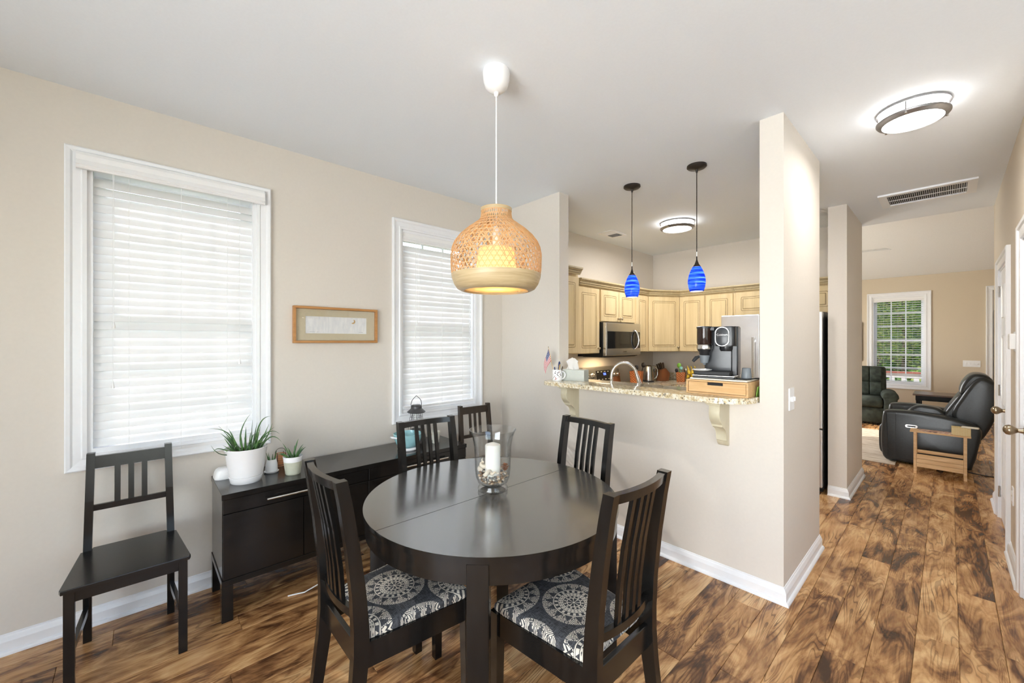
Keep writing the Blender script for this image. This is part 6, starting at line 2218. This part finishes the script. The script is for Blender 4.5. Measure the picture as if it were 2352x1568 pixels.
# ------------------------------------------------------------------ outdoors, seen through the living-room window
m_grass = plain('grass', (0.10, 0.17, 0.05), 0.9, nscale=6, namp=0.4)
o = struct('ground', bx(-40, 40, -40, 60, -0.60, -0.50), m_grass)
m_deck = mk_wood('deck_boards', (0.30, 0.16, 0.10), (0.42, 0.24, 0.16), 0.6, (3, 20, 20))
tag(obj('garden_deck', bx(-3.2, 2.6, 11.2, 13.0, -0.30, -0.18), m_deck), 'low wooden deck outside the living-room window', 'deck')
t = thing('deck_railing', 'white deck railing with a red top rail outside the window', 'railing', (-0.6, 12.9, -0.18))
m_redrail = plain('red_stain', (0.42, 0.13, 0.09), 0.5, nscale=10, namp=0.1)
obj('top_rail', bx(-2.6, 2.6, -0.06, 0.06, 0.90, 0.935), m_redrail, t)
obj('upper_rail', bx(-2.6, 2.6, -0.02, 0.02, 0.80, 0.898), m_white, t)
obj('bottom_rail', bx(-2.6, 2.6, -0.02, 0.02, 0.06, 0.12), m_white, t)
bal = to_mesh('baluster', bx(-0.045, 0.045, -0.018, 0.018, 0.1205, 0.7995))
bal.materials.append(m_white)
for k in range(26):
    obj('baluster', bal, None, t, loc=(-2.5 + 0.2 * k, 0, 0))
m_foli = Mt('foliage', (0.12, 0.28, 0.05), 0.5)
fi = S(m_foli.nt, m_foli.node('NewGeometry').outputs['Random Per Island'])
fc = m_foli.ramp(fi, [(0.0, (0.05, 0.14, 0.03)), (0.4, (0.16, 0.36, 0.06)), (0.75, (0.42, 0.55, 0.10)), (1.0, (0.66, 0.66, 0.20))])
m_foli.color(fc)
ft = m_foli.node('BsdfTranslucent')
m_foli.nt.links.new(fc, ft.inputs['Color'])
fm = m_foli.node('MixShader')
fm.inputs[0].default_value = 0.5
m_foli.nt.links.new(m_foli.b.outputs[0], fm.inputs[1])
m_foli.nt.links.new(ft.outputs[0], fm.inputs[2])
m_foli.nt.links.new(fm.outputs[0], m_foli.nt.nodes['Material Output'].inputs[0])
m_bark = plain('bark', (0.10, 0.07, 0.05), 0.9, nscale=20, namp=0.4, bump=0.5)
rt = random.Random(21)
bm = BM()
gr = []
for i in range(61):
    gr.append([bm.verts.new((-14 + 24 * i / 60, 24 + rt.uniform(-0.7, 0.7) - (1.5 if k_ in (3, 4) else 0), -0.5 + 8.5 * k_ / 24 + (rt.uniform(-0.2, 0.2) if 0 < k_ < 24 else 0))) for k_ in range(25)])
for i in range(60):
    for k_ in range(24):
        bm.faces.new((gr[i][k_], gr[i + 1][k_], gr[i + 1][k_ + 1], gr[i][k_ + 1]))
bk_ = [bm.verts.new((x_, 26, z_)) for x_, z_ in ((-14, -0.5), (10, -0.5), (10, 8), (-14, 8))]
bm.faces.new(bk_)
m_hedge = plain('hedge_leaf', (0.035, 0.085, 0.022), 0.8, nscale=9, namp=0.8, bump=0.8)
tag(obj('garden_hedge', bm, m_hedge), 'dark green hedge wall at the end of the garden', 'hedge', kind='stuff')
for k, (x, y, zc, rx, rz, lab) in enumerate(((-3.2, 16.0, 2.6, 1.7, 2.2, 'leafy tree outside at the left of the living-room window'), (-1.0, 17.5, 3.0, 1.8, 2.4, 'leafy tree outside behind the middle of the living-room window'),
                                             (1.0, 16.4, 2.8, 1.6, 2.2, 'leafy tree outside at the right of the living-room window'), (-2.2, 14.4, 0.2, 1.3, 0.9, 'low green shrub behind the deck railing at left'),
                                             (0.2, 14.6, 0.15, 1.3, 0.85, 'low green shrub behind the deck railing at right'), (-1.8, 20.4, 3.4, 2.0, 3.6, 'tall dark tree far behind the other garden trees'))):
    t = thing('garden_tree' if zc > 1 else 'garden_shrub', lab, 'tree' if zc > 1 else 'shrub', (x, y, -0.5), 0, 'plants in the garden')
    obj('trunk', tube(BM(), [(0, 0, 0), (0.05, 0, (zc + 0.5) * 0.5), (0.0, 0.05, zc + 0.5)], [0.06, 0.04, 0.02] if zc > 1 else [0.03, 0.02, 0.01], 8), m_bark, t, 60)
    bm = BM()
    for i in range(9000 if zc > 1 else 5000):
        u, v, w = rt.gauss(0, 1), rt.gauss(0, 1), rt.gauss(0, 1)
        L = math.sqrt(u * u + v * v + w * w)
        r = rt.uniform(0.45, 1.0)
        c = Vector((u / L * rx * r, v / L * rx * r, max(0.05, zc + 0.5 + w / L * rz * r)))
        q = Matrix.Rotation(rt.uniform(0, 6.28), 3, 'Z') @ Matrix.Rotation(rt.uniform(-1.2, 1.2), 3, 'X')
        s = rt.uniform(0.035, 0.075)
        vs = [bm.verts.new(c + q @ Vector(p) * s) for p in ((-1, 0, 0), (0, -0.5, 0.1), (1.1, 0, 0), (0, 0.5, 0.1))]
        bm.faces.new(vs)
    obj('foliage', bm, m_foli.m, t, kind='stuff')
